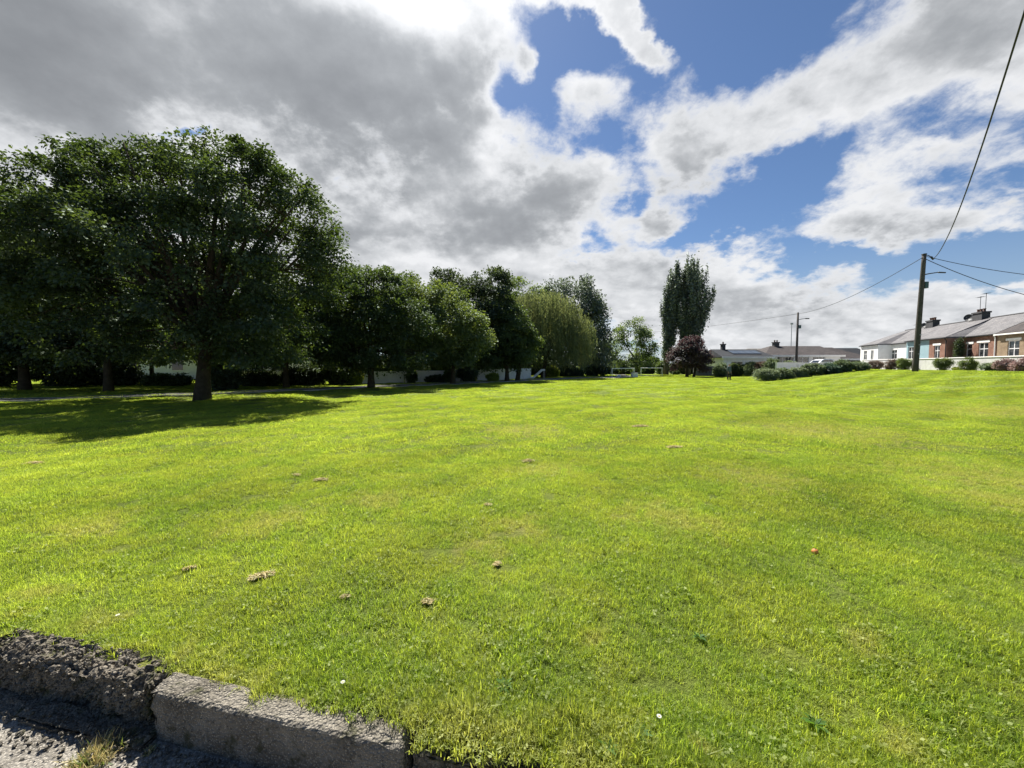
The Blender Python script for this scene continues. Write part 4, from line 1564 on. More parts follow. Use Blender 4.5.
# a green screen far behind everything on the left, beyond the gardens
for i, (px, Y, w, h, lab) in enumerate(((-120, 42, 18, 10, 'broad dark hedge tree far behind the left edge'), (40, 42, 15, 9, 'distant dark tree mass behind the left trunks'),
                                        (330, 46, 12, 9, 'distant dark tree mass behind the round tree'), (430, 52, 12, 9.5, 'distant dark tree mass behind the white wall'),
                                        (520, 66, 13, 10, 'distant tree mass behind the willow'), (598, 72, 9, 7., 'distant tree mass right of the willow'),
                                        (646, 84, 9, 4.2, 'distant tree mass seen past the goal frames'), (180, 44, 15, 8.5, 'distant dark tree mass behind the sycamore trunk'), (262, 45, 12, 8, 'distant dark tree mass right of the sycamore'), (868, 92, 9, 4.6, 'distant dark tree behind the white cottage gable'))):
    shrub(px, Y, w, h, 'dark', lab, 'distant trees beyond the gardens', 240 + i, name='distant_tree', ls=.30, depth=5, cat='tree', dens=1.2)


# ------------------------------------------------------------------ houses
ROW_RZ = math.atan2(-.931, -.365)


def row_pt(X0, Y):
    x = X0 + .392 * Y
    return Vector((x, Y, 1.0))


def wall_open(w, h, t, ops):
    """a front wall slab with real openings; ops: (x0, x1, z0, z1)"""
    mb = MB()
    xs = sorted({0., w, *[o[0] for o in ops], *[o[1] for o in ops]})
    zs = sorted({-.3, h, *[o[2] for o in ops], *[o[3] for o in ops]})
    for i in range(len(xs) - 1):
        run = None
        for k in range(len(zs) - 1):
            cx, cz = (xs[i] + xs[i + 1]) / 2, (zs[k] + zs[k + 1]) / 2
            hole = any(o[0] < cx < o[1] and o[2] < cz < o[3] for o in ops)
            if not hole:
                run = (run[0], zs[k + 1]) if run else (zs[k], zs[k + 1])
            if (hole or k == len(zs) - 2) and run:
                mb.box(xs[i], xs[i + 1], 0, t, *run)
                run = None
    return mb


def window(parent, x0, x1, z0, z1, bars=1, transom=.3, lintel=None, sill=True, surround=None, blind=False):
    f = MB()
    fw = .065
    f.box(x0, x0 + fw, .06, .13, z0, z1).box(x1 - fw, x1, .06, .13, z0, z1)
    f.box(x0 + fw, x1 - fw, .06, .13, z0, z0 + fw).box(x0 + fw, x1 - fw, .06, .13, z1 - fw, z1)
    for b in range(bars):
        c = x0 + (x1 - x0) * (b + 1) / (bars + 1)
        f.box(c - .03, c + .03, .065, .125, z0 + fw, z1 - fw)
    if transom:
        zt = z1 - (z1 - z0) * transom
        f.box(x0 + fw, x1 - fw, .062, .122, zt - .03, zt + .03)
    win = f.build('window', M['upvc'], parent)
    MB().box(x0 + .02, x1 - .02, .095, .105, z0 + .02, z1 - .02).build('pane', M['glass'], win)
    if sill:
        MB().box(x0 - .08, x1 + .08, -.07, .058, z0 - .09, z0 - .002).build('sill', M['coping'], win)
    if lintel:
        MB().box(x0 - .18, x1 + .18, -.035, -.002, z1 + .002, z1 + .2).build('lintel', M['coping'], win)
    if blind:
        MB().box(x0 + .07, x1 - .07, .14, .15, z1 - (z1 - z0) * .45, z1 - .07).build('blind', M['white'], win)
    return win


def roof_solid(x0, x1, y0, y1, ze, zr, hl=0., hr=0., ridge_y=None, th=.14):
    """closed roof: eaves rectangle, ridge shortened by hl / hr at a hipped end"""
    ry = (y0 + y1) / 2 if ridge_y is None else ridge_y
    vs = [(x0, y0, ze), (x1, y0, ze), (x1, y1, ze), (x0, y1, ze), (x0, y0, ze + th), (x1, y0, ze + th), (x1, y1, ze + th), (x0, y1, ze + th), (x0 + hl, ry, zr), (x1 - hr, ry, zr)]
    fs = [(3, 2, 1, 0), (0, 1, 5, 4), (1, 2, 6, 5), (2, 3, 7, 6), (3, 0, 4, 7), (4, 5, 9, 8), (6, 7, 8, 9), (5, 6, 9), (7, 4, 8)]
    return MB().add(vs, fs)


def chimney(parent, x, y, z, w, d, h, pots=2, name='chimney'):
    c = MB().box(x - w / 2, x + w / 2, y - d / 2, y + d / 2, z - .8, z + h).box(x - w / 2 - .07, x + w / 2 + .07, y - d / 2 - .07, y + d / 2 + .07, z + h + .002, z + h + .16)
    o = c.build(name, M['brick_grey'], parent)
    for i in range(pots):
        MB().lathe([(.12, 0), (.10, .06), (.10, .26), (.125, .28), (.125, .32), (.08, .32)], 10, (x + (i - (pots - 1) / 2) * w / max(1, pots) * .95, y, z + h + .162)).build('chimney_pot', M['terracotta'], parent)
    return o


def dish(parent, x, y, z, r, name='satellite_dish'):
    mb = MB()
    n = 18
    vs, fs = [(0, -.02, 0)], []
    for i in (1, 2, 3):
        rr = r * i / 3
        for k in range(n):
            a = 2 * math.pi * k / n
            vs.append((rr * math.cos(a), -.02 - .28 * r * (i / 3) ** 2, rr * math.sin(a) * 1.05))
    for k in range(n):
        fs.append((0, 1 + k, 1 + (k + 1) % n))
        for i in range(2):
            fs.append((1 + i * n + k, 1 + (i + 1) * n + k, 1 + (i + 1) * n + (k + 1) % n, 1 + i * n + (k + 1) % n))
    th = len(vs)
    vs += [(a, b + .025, c) for a, b, c in vs]
    fs += [tuple(i + th for i in f[::-1]) for f in fs]
    mb.add(vs, fs)
    mb.tube([(0, .0, -.0), (0, .2, -.02), (0, .25, -.35)], .025, 6)
    mb.tube([(0, -.05, -r * .9), (0, -r * 1.1, -r * .25)], .015, 5).box(-.04, .04, -r * 1.15, -r * 1.0, -r * .3, -r * .1)
    o = mb.build(name, M['dark_metal'], parent)
    o.location = (x, y, z)
    o.rotation_euler = (R(-15), 0, R(40))


def aerial(parent, x, y, z, h, name='tv_aerial'):
    mb = MB().tube([(x, y, z), (x, y, z + h)], .022, 6)
    mb.tube([(x - .5, y, z + h - .06), (x + .45, y, z + h - .06)], .014, 5)
    for i in range(7):
        xx = x - .45 + i * .14
        mb.tube([(xx, y - .22, z + h - .06), (xx, y + .22, z + h - .06)], .008, 4)
    return mb.build(name, M['dark_metal'], parent)


def gutter(parent, x0, x1, y, z):
    return MB().prism([(y - .11, z), (y - .10, z - .07), (y - .03, z - .09), (y, z - .07), (y, z)], 'x', x0, x1).build('gutter', M['gutter'], parent)


def downpipe(parent, x, z1, mat='gutter', y=-.06):
    return MB().tube([(x, y, -.2), (x, y, z1 - .25), (x, y - .12, z1)], .045, 8).build('downpipe', M[mat], parent)


EAVE, RIDGE = 2.78 + .4, 4.96 + .4        # above the ground of the gardens (which lies 0.4 m below the eye)
CG = 'single storey cottages in the terrace on the right'


def cottage(X0, Yfar, Ynear, label, wallm, roofm, ops, proud=0., depth=7., hl=0., hr=0., roof_l=.0, roof_r=.0, eave=EAVE, ridge=RIDGE):
    """local x runs along the row towards the viewer's right, y into the house"""
    p = row_pt(X0, Yfar)
    w = (Yfar - Ynear) * 1.074
    t = thing('terraced_cottage', label, 'house', (p.x, p.y, p.z), ROW_RZ, CG)
    wb = wall_open(w, eave, .25, [o[:4] for o in ops])
    wb.box(0, .25, .25, depth, -.3, eave).box(w - .25, w, .25, depth, -.3, eave).box(.25, w - .25, depth - .25, depth, -.3, eave)
    wb.box(.25, w - .25, .9, 1.0, 0, eave - .05)
    wb.build('wall', M[wallm], t)
    for o in ops:
        window(t, *o[:4], **(o[4] if len(o) > 4 else {}))
    rf = roof_solid(-roof_l, w + roof_r, -.14, depth + .28 - proud, eave + .01, ridge, hl, hr, ridge_y=3.5 + proud)
    r = rf.build('roof', M[roofm], t)
    MB().tube([(-roof_l + hl, 3.5 + proud, ridge), (w + roof_r - hr, 3.5 + proud, ridge)], .09, 8).build('ridge_tiles', M['brick_grey'], r)
    gutter(t, -roof_l, w + roof_r, -.145, eave + .09)
    return t, w, r


# far white wing: front face, then its side wall turns to the viewer
t, w, r = cottage(28.5, 55.8, 51.3, 'farthest white cottage of the terrace with two narrow dark windows', 'render_white', 'slate_light',
                  [(.95, 1.95, .95, 2.55, dict(bars=1, transom=.3)), (2.95, 3.75, .95, 2.55, dict(bars=1, transom=0))], proud=1.4, hr=3.2, depth=8.4)
aerial(t, 1.2, 5.5, RIDGE - .4, 1.1)
# white cottage set back
t, w, r = cottage(30., 51.4, 45.2, 'set back white cottage with one wide window beside the farthest one', 'render_white', 'slate_light',
                  [(.5, 2.0, 1.0, 2.5, dict(bars=1, transom=.3)), (4.2, 5.1, .1, 2.3, dict(bars=0, transom=.2, sill=False))], roof_l=2.5, roof_r=2.)
downpipe(t, .18, EAVE)
chimney(t, 1.6, 3.5, RIDGE - .1, 1.3, .65, .72, 3)
dish(t, .7, 3.1, RIDGE + .22, .30)
# turquoise cottage, half of the wing
t, w, r = cottage(28.5, 45.3, 41.45, 'turquoise painted cottage behind the leaning pole', 'render_blue', 'slate_light',
                  [(.35, 1.45, .9, 2.6, dict(bars=1, transom=.3, blind=True))], proud=1.4, depth=8.4)
chimney(t, 2.4, 4.9, RIDGE - .1, 1.35, .65, .72, 3)
dish(t, 1.35, 4.5, RIDGE + .30, .36)
aerial(t, 2.2, 4.9, RIDGE + .7, 1.75)
aerial(t, 2.95, 4.9, RIDGE + .7, 2.0)
# red brick end of the wing
t, w, r = cottage(28.5, 41.45, 38.8, 'small red brick cottage with one white window right of the turquoise one', 'brick', 'slate_light',
                  [(.85, 1.75, .95, 2.55, dict(bars=1, transom=.35, lintel=True))], proud=1.4, hr=3.0, depth=8.4)
downpipe(t, 2.75, EAVE)
# red brick cottage set back, between the wing and the tan house
t, w, r = cottage(30., 38.7, 34.8, 'red brick cottage with a big chimney and a wide white window', 'brick', 'slate_light',
                  [(.45, 1.25, .95, 2.55, dict(bars=0, transom=.3, lintel=True)), (2.05, 3.25, .9, 2.6, dict(bars=1, transom=.35, lintel=True))], roof_l=3.0, roof_r=0.)
downpipe(t, w - .08, EAVE, 'upvc')
# tan brick house at the right edge
t, w, r = cottage(30., 34.75, 25., 'tan brick cottage with tall white glazed doors at the right edge', 'brick_tan', 'tile_brown',
                  [(1.15, 2.35, .25, 2.6, dict(bars=1, transom=.3, lintel=True, sill=False)), (5.2, 6.6, .9, 2.5, dict(bars=1, transom=.3, lintel=True))], roof_l=0., eave=EAVE - .02, ridge=RIDGE - .02)
MB().box(0.02, 9.8, -.30, -.27, EAVE - .06, EAVE + .06).build('fascia_board', M['coping'], t)

# the tall dark cypress growing in the corner of the brick wing
pc_ = row_pt(29.1, 37.9)
shrub(512 + F * pc_.x / pc_.y, pc_.y, .55, 3.6, 'dark', 'tall narrow dark cypress against the red brick corner', 'evergreens by the cottages', 300, name='cypress', ls=.09, dens=2.6, cat='tree', z=.98, lumps=2)


fpv = []  # paving sheet added for neutral bounce light on the cottage walls
for X0, Yk in ((25.75, 62), (44, 62), (44, 14), (25.75, 14)):
    fpv.append((X0 + .392 * Yk, Yk, 1.03))
kind(MB().add(fpv, [(3, 2, 1, 0)]).build('bounce_paving', M['path']), 'structure')


# garden walls
def garden_wall(X0, Y0, Y1, h, wallm, label, cap=True, t_=.2, piers=True):
    p = row_pt(X0, Y0)
    L = (Y0 - Y1) * 1.074
    t = thing('garden_wall', label, 'wall', (p.x, p.y, 1.0), ROW_RZ, 'garden walls of the terrace')
    MB().box(0, L, 0, t_, -.8, h).build('wall', M[wallm], t)
    if cap:
        MB().box(-.02, L + .02, -.05, t_ + .05, h + .002, h + .085).build('coping', M['coping'], t, bevel=.015)
    if piers:
        for x in (.0, L - .4):
            MB().box(x, x + .4, -.06, t_ + .06, -.8, h + .14).build('pier', M[wallm], t)
    return t


garden_wall(25.4, 41.0, 22., 1.06, 'render_grey', 'long pale pebbledash garden wall with white coping before the brick cottages')
garden_wall(25.6, 49.6, 42.0, 1.10, 'render_grey', 'short grey garden wall before the far white cottages')
# side wall running left from the far cottage
pw = Vector((47.2, 49.8, .98))
pw2 = at(777, 366, 44)
dirw = Vector((pw2.x - pw.x, pw2.y - pw.y))
t = thing('boundary_wall', 'long low white wall behind the shrub bed, running left from the cottages', 'wall', (pw2.x, pw2.y, .55), math.atan2(-dirw.y, -dirw.x))
MB().box(0, dirw.length, 0, .2, -.8, 1.20).build('wall', M['wall_white'], t)
MB().box(-.03, dirw.length + .03, -.04, .24, 1.202, 1.27).build('coping', M['coping'], t)


fx, fs = [], []  # pale strip added to bounce white light up the boundary wall
fn = Vector((-dirw.y, dirw.x)).normalized()
if fn.y > 0:
    fn = -fn
for i in range(15):
    for off in (.02, 1.2, 2.4, 3.6):
        q = Vector((pw.x, pw.y)) + dirw * (i / 14 * 1.05) + fn * off
        fx.append((q.x, q.y, gz(q.x, q.y) + .03))
for i in range(14):
    for k in range(3):
        fs.append((i * 4 + k, i * 4 + k + 1, i * 4 + k + 5, i * 4 + k + 4))
kind(MB().add(fx, fs).build('bounce_paving', M['path'], None, True), 'structure')


# far bungalows
def bungalow(px, Y, w, d, eave, ridge, wallm, roofm, hl, hr, label, ops, rz=0., zb=.7, name='bungalow'):
    X = (px - 512) / F * Y
    t = thing(name, label, 'house', (X, Y, zb), rz, 'bungalows beyond the shrub bed')
    wb = wall_open(w, eave, .25, [o[:4] for o in ops])
    wb.box(0, .25, .25, d, -1, eave).box(w - .25, w, .25, d, -1, eave).box(.25, w - .25, d - .25, d, -1, eave).box(.25, w - .25, .9, 1., 0, eave - .05)
    wb.build('wall', M[wallm], t)
    for o in ops:
        window(t, *o[:4], **(o[4] if len(o) > 4 else {}))
    r = roof_solid(-.45, w + .45, -.45, d + .45, eave + .01, ridge, hl, hr).build('roof', M[roofm], t)
    MB().box(-.46, w + .46, -.48, -.452, eave - .12, eave + .16).build('fascia_board', M['coping'], t)
    return t, r


# positions: left end pixel at its distance
t, r = bungalow(765, 62, 12., 8., 2.15, 3.95, 'render_white', 'tile_brown', 3.8, .6, 'wide bungalow under a brown hipped roof behind the lamp pole',
                [(1.9, 4.6, .7, 2.04, dict(bars=2, transom=0)), (5.0, 7.0, .7, 2.04, dict(bars=1, transom=0)), (7.6, 9.6, .2, 2.04, dict(bars=1, transom=0, sill=False))], zb=.85)
chimney(t, 4.3, 4, 3.85, .85, .6, .62, 2)
t, r = bungalow(808, 66, 10.8, 8., 1.75, 4.0, 'brick_grey', 'tile_brown', .6, 4., 'bungalow with shade painted into its dark wall, joined to the right of the wide one', [(2., 3.6, .4, 1.4, dict(bars=1, transom=0)), (6., 7.4, .4, 1.4, dict(bars=1, transom=0))], zb=.75)  # the shade on this wall is put into its dark colour
t, r = bungalow(836, 74, 8.5, 7., 2.0, 4.2, 'brick_grey', 'slate_dark', 3., 2., 'small dark bungalow half hidden by the white cottage', [(2., 3.4, .7, 1.7, dict(bars=1, transom=0))], zb=.8)
t, r = bungalow(723, 58, 7.0, 7., 2.35, 3.75, 'render_white', 'slate_dark', .3, .3, 'low white bungalow with dark solar panels on its roof', [(1.2, 3.0, .7, 1.8, dict(bars=1, transom=0)), (4.4, 5.8, .7, 1.8, dict(bars=1, transom=0))], zb=.3)
chimney(t, 1.8, 3.5, 3.7, .55, .5, .75, 1)
# panels lie on the front slope
ang = math.atan2(3.75 - 2.5, 3.95)
for i in range(4):
    pn = MB().box(0, 1.05, 0, 1.7, 0, .04).build('solar_panel', M['solar'], t, False, 0, (1.9 + i * 1.1, .8, 2.5 + 1.28 * math.tan(ang) + .07))
    pn.rotation_euler = (ang, 0, 0)
t, r = bungalow(746, 76, 9., 8., 2.6, 4.6, 'render_white', 'tile_grey', 3., .4, 'hipped grey brown roofed bungalow between and behind the other two', [(2., 3.5, .8, 2., dict(bars=1, transom=0))], zb=.4)

# grey timber fence left of the bungalows
DX, DY = np.meshgrid(np.arange(33, 78, 3.), np.arange(50.5, 88, 2.5))  # first a grey sheet, added to keep green bounce off the bungalow walls
DZ = ground(DX, DY) + .02
nx_ = DX.shape[1]
kind(MB().add(list(zip(DX.ravel(), DY.ravel(), DZ.ravel())), [(i * nx_ + k, i * nx_ + k + 1, (i + 1) * nx_ + k + 1, (i + 1) * nx_ + k) for i in range(DX.shape[0] - 1) for k in range(nx_ - 1)]).build('bounce_ground', M['asphalt'], None, True), 'structure')
p0, p1 = at(694, 378, 54), at(722, 377, 54)
t = thing('timber_fence', 'grey close boarded timber fence right of the purple tree', 'fence', (p0.x, p0.y, gz(p0.x, p0.y)), 0)
fl = (p1 - p0).length
mb = MB()
k = 0
x = 0
while x < fl:
    mb.box(x, x + .14, (k % 2) * .022, .02 + (k % 2) * .022, .05, 1.35 + .02 * (k % 3))
    x += .125
    k += 1
mb.build('boards', M['fence'], t)
MB().box(0, fl, .046, .10, .3, .4).box(0, fl, .046, .10, 1.0, 1.1).build('rail', M['fence'], t)
for i in range(3):
    MB().box(i * fl / 2 - .05, i * fl / 2 + .05, .103, .20, -.3, 1.42).build('post', M['fence'], t)

# ------------------------------------------------------------------ walls and house behind the left trees
ga, gb = Vector((-11.2, 31.0)), Vector((-1.3, 36.6))


def wall_between(a, b, h, wallm, label, cap=True, name='park_wall'):
    a, b = Vector(a), Vector(b)
    d = b - a
    z = gz(a.x, a.y)
    t = thing(name, label, 'wall', (a.x, a.y, z), math.atan2(d.y, d.x), 'low walls behind the left trees')
    MB().box(0, d.length, 0, .2, -.3, h).build('wall', M[wallm], t)
    if cap:
        MB().box(-.03, d.length + .03, -.05, .25, h + .002, h + .09).build('coping', M['coping'], t, bevel=.01)
    return t


wall_between(at(334, 384, 30).to_2d(), at(404, 384, 32).to_2d(), .95, 'wall_white', 'shaded grey wall behind the round dark tree', cap=False)
wall_between(at(405, 384, 32).to_2d(), at(463, 384, 34).to_2d(), .92, 'wall_white', 'low wall with a sunlit white coping behind the rounded green tree')
wall_between(at(478, 384, 37).to_2d(), at(531, 382, 42).to_2d(), 1.15, 'wall_white', 'plain pale wall left of the willow trunk', cap=False)
# white house glimpsed through the gap, railing in front of it
hx = at(100, 380, 40)
t = thing('white_house', 'white house glimpsed in the gaps beneath the left trees', 'house', (hx.x, hx.y, 0), 0)
wl = 22.
MB().box(0, wl, 0, 6, -.2, 2.5).build('wall', M['render_white'], t)
roof_solid(-.4, wl + .4, -.4, 6.4, 2.51, 4.6, .3, .3).build('roof', M['tile_grey'], t)
for xx in (3., 7.5, 13.5, 18.):
    win = MB().box(xx, xx + 1.3, -.04, -.002, .9, 2.1).build('window', M['upvc'], t)
    MB().box(xx + .08, xx + 1.22, -.055, -.043, .98, 2.02).build('pane', M['glass'], win)
wall_between(at(232, 384, 33).to_2d(), at(300, 384, 33).to_2d(), 1.0, 'render_white', 'pinkish white wall behind the dark railing', cap=False)
ra, rb = at(234, 384, 31), at(292, 384, 31)
t = thing('metal_railing', 'dark railing of thin posts before the white wall under the trees', 'railing', (ra.x, ra.y, gz(ra.x, ra.y)), 0)
rl = (rb - ra).length
for i in range(7):
    MB().box(i * rl / 6 - .03, i * rl / 6 + .03, -.03, .03, -.1, 1.35).build('post', M['dark_metal'], t)
MB().box(0, rl, -.02, .02, 1.0, 1.05).build('rail', M['dark_metal'], t)
MB().box(0, rl, -.02, .02, .3, .35).build('rail', M['dark_metal'], t)

# ------------------------------------------------------------------ goal frames, box, slide, car, person at the far end
gx0 = at(612, 378, 47)


def goal(label, p, wdt, h):
    t = thing('goal_frame', label, 'goal', (p.x, p.y, gz(p.x, p.y)), R(4), 'small white goal frames at the far end of the lawn')
    for x, s in ((0, 1), (wdt, 1)):
        MB().tube([(x, 0, 0), (x, 0, h)], .05, 10).build('goal_post', M['white'], t)
        MB().tube([(x, 0, h - .02), (x, .9, .05)], .03, 8).build('stay', M['white'], t)
    MB().tube([(-.05, 0, h), (wdt + .05, 0, h)], .05, 10).build('crossbar', M['white'], t)
    MB().tube([(0, .9, .04), (wdt, .9, .04)], .03, 8).build('ground_bar', M['white'], t)
    return t


g1 = goal('white goal frame standing at the end of the concrete path, left of the white cabinet', gx0, 2.75, 1.12)
p2_ = at(641, 378, 52)
copy_thing(g1, (p2_.x, p2_.y, gz(p2_.x, p2_.y)), R(-6), 'farther white goal frame beside the parked silver car')
pb = at(634.5, 378, 48)
t = thing('utility_cabinet', 'small bright white cabinet beside the right post of the nearer goal', 'cabinet', (pb.x, pb.y, gz(pb.x, pb.y)), R(8))
MB().box(-.38, .38, -.2, .2, .0, .50).build('body', M['white'], t, bevel=.02)
MB().box(-.41, .41, -.23, .23, .502, .55).build('lid', M['white'], t, bevel=.01)
for x in (-.19, .19):
    MB().box(x - .16, x + .16, -.215, -.202, .05, .46).build('door', M['upvc'], t)
pl = at(619, 377.5, 49)
o = MB()
vs, fs = [], []
for i in range(6):
    a = -.3 + (math.pi / 2 + .3) * i / 5
    for k in range(12):
        th = 2 * math.pi * k / 12
        q = Vector((math.cos(th) * math.cos(a), math.sin(th) * math.cos(a), math.sin(a)))
        rr = 1 + .3 * mnoise.noise(q * 1.6)
        vs.append((q.x * .32 * rr, q.y * .25 * rr, q.z * .24 * rr))
for i in range(5):
    for k in range(12):
        fs.append((i * 12 + k, i * 12 + (k + 1) % 12, (i + 1) * 12 + (k + 1) % 12, (i + 1) * 12 + k))
tag(o.add(vs, fs).build('boulder', M['wall_white'], None, True, 0, (pl.x, pl.y, gz(pl.x, pl.y) + .03)), 'pale boulder lying inside the nearer goal frame', 'boulder')
# sunlit concrete apron in front of the goal
ap = at(612, 379.5, 45)
pts = []
for k in range(24):
    a = 2 * math.pi * k / 24
    x, y = ap.x + 1.6 * math.cos(a) * (1 + .1 * math.sin(3 * a)), ap.y + .2 + 2.0 * math.sin(a)
    pts.append((x, y, gz(x, y) + .05))
kind(MB().add(pts, [tuple(range(24))]).build('path_apron', M['path']), 'structure')
# playground slide by the willow
sp = at(536, 379.5, 42)
t = thing('playground_slide', 'low white slide with a sloping chute left of the willow trunk', 'slide', (sp.x, sp.y, gz(sp.x, sp.y)), R(10))
MB().prism([(-.75, .12), (-.3, .10), (.65, .92), (.95, .92), (.95, .86), (.68, .86), (-.28, .04), (-.75, .06)], 'y', -.2, .2).build('chute', M['white'], t)
for y in (-.23, .23):
    MB().prism([(-.75, .10), (-.3, .08), (.65, .90), (.95, .90), (.95, 1.05), (.62, 1.05), (-.3, .24), (-.75, .24)], 'y', y - .02, y + .02).build('side_rail', M['white'], t)
    MB().tube([(.88, y, 0), (.88, y, .9)], .025, 6).build('leg', M['steel'], t)
for k in range(3):
    MB().tube([(.9, -.2, .22 + .22 * k), (.9, .2, .22 + .22 * k)], .018, 6).build('rung', M['steel'], t)


def car(label, loc, rz, paint):
    t = thing('parked_car', label, 'car', loc, rz, 'parked cars')
    L, W = 4.2, 1.72
    side = [(-2.1, .38), (-2.08, .72), (-1.95, .86), (-1.55, .92), (-1.1, 1.36), (-.55, 1.46), (.3, 1.46), (.75, 1.32), (1.2, .95), (1.85, .82), (2.06, .66), (2.1, .38), (1.75, .24), (-1.75, .24)]
    rings = []
    vs, fs = [], []
    ys = [-.86, -.82, -.6, .6, .82, .86]
    for y in ys:
        for (x, z) in side:
            inset = 1.0
            yy = y
            if z > .95:
                yy = y * (1 - .28 * (z - .95))
            edge_ = abs(y) / .86
            zz = z - (.05 if edge_ > .97 else 0) * (1 if z > .5 else -1)
            xx = x * (1 - (.02 if edge_ > .9 else 0))
            vs.append((xx, yy, zz))
    n = len(side)
    for i in range(len(ys) - 1):
        for k in range(n):
            fs.append((i * n + k, i * n + (k + 1) % n, (i + 1) * n + (k + 1) % n, (i + 1) * n + k))
    fs += [tuple(range(n)), tuple((len(ys) - 1) * n + k for k in range(n))[::-1]]
    MB().add(vs, fs).build('body', M[paint], t, False)
    for s in (-1, 1):
        y = s * .775
        MB().prism([(-1.02, .98), (-.85, 1.30), (-.52, 1.38), (-.32, 1.38), (-.32, .98)], 'y', y - .012 * s, y + .035 * s).build('side_window', M['glass'], t)
        MB().prism([(-.24, .98), (-.24, 1.38), (.28, 1.38), (.68, 1.24), (1.0, .98)], 'y', y - .012 * s, y + .035 * s).build('side_window', M['glass'], t)
        MB().box(1.98, 2.085, s * .62 - .16, s * .62 + .16, .60, .72).build('headlight', M['lamp'], t)
        MB().box(-2.085, -2.0, s * .66 - .13, s * .66 + .13, .62, .80).build('tail_light', M['red_lens'], t)
        MB().box(.82, .98, s * .95 - .07, s * .95 + .07, .98, 1.1).build('wing_mirror', M[paint], t)
    MB().add([(1.17, -.62, 1.0), (1.17, .62, 1.0), (.80, .58, 1.315), (.80, -.58, 1.315), (1.13, -.62, .99), (1.13, .62, .99), (.78, .58, 1.30), (.78, -.58, 1.30)],
             [(0, 1, 2, 3), (7, 6, 5, 4), (0, 4, 5, 1), (1, 5, 6, 2), (2, 6, 7, 3), (3, 7, 4, 0)]).build('windscreen', M['glass'], t)
    for x in (-1.3, 1.3):
        for s in (-1, 1):
            wmb = MB().lathe([(.20, -.10), (.30, -.10), (.315, -.06), (.315, .06), (.30, .10), (.20, .10)], 20)
            wmb.v = [(a, c, b) for a, b, c in wmb.v]
            wh = wmb.build('tyre', M['rubber'], t, False, 0, (x, s * .76, .315))
            rm = MB().lathe([(.02, .07), (.19, .06), (.20, .02), (.20, -.02), (.19, -.06), (.02, -.07)], 16)
            rm.v = [(a, c, b) for a, b, c in rm.v]
            rm.build('rim', M['steel'], wh)
    return t


pc1 = at(665, 375.5, 76)
car('silver car parked beyond the far goal frame left of the poplar foot', (pc1.x, pc1.y, gz(pc1.x, pc1.y)), R(172), 'car_silver')
pc2 = at(822, 364, 54)
car('white car whose roof shows over the white wall before the bungalows', (pc2.x, pc2.y, EYE.z + (366 - 359.3) / F * 54 - 1.46), R(183), 'car_white')


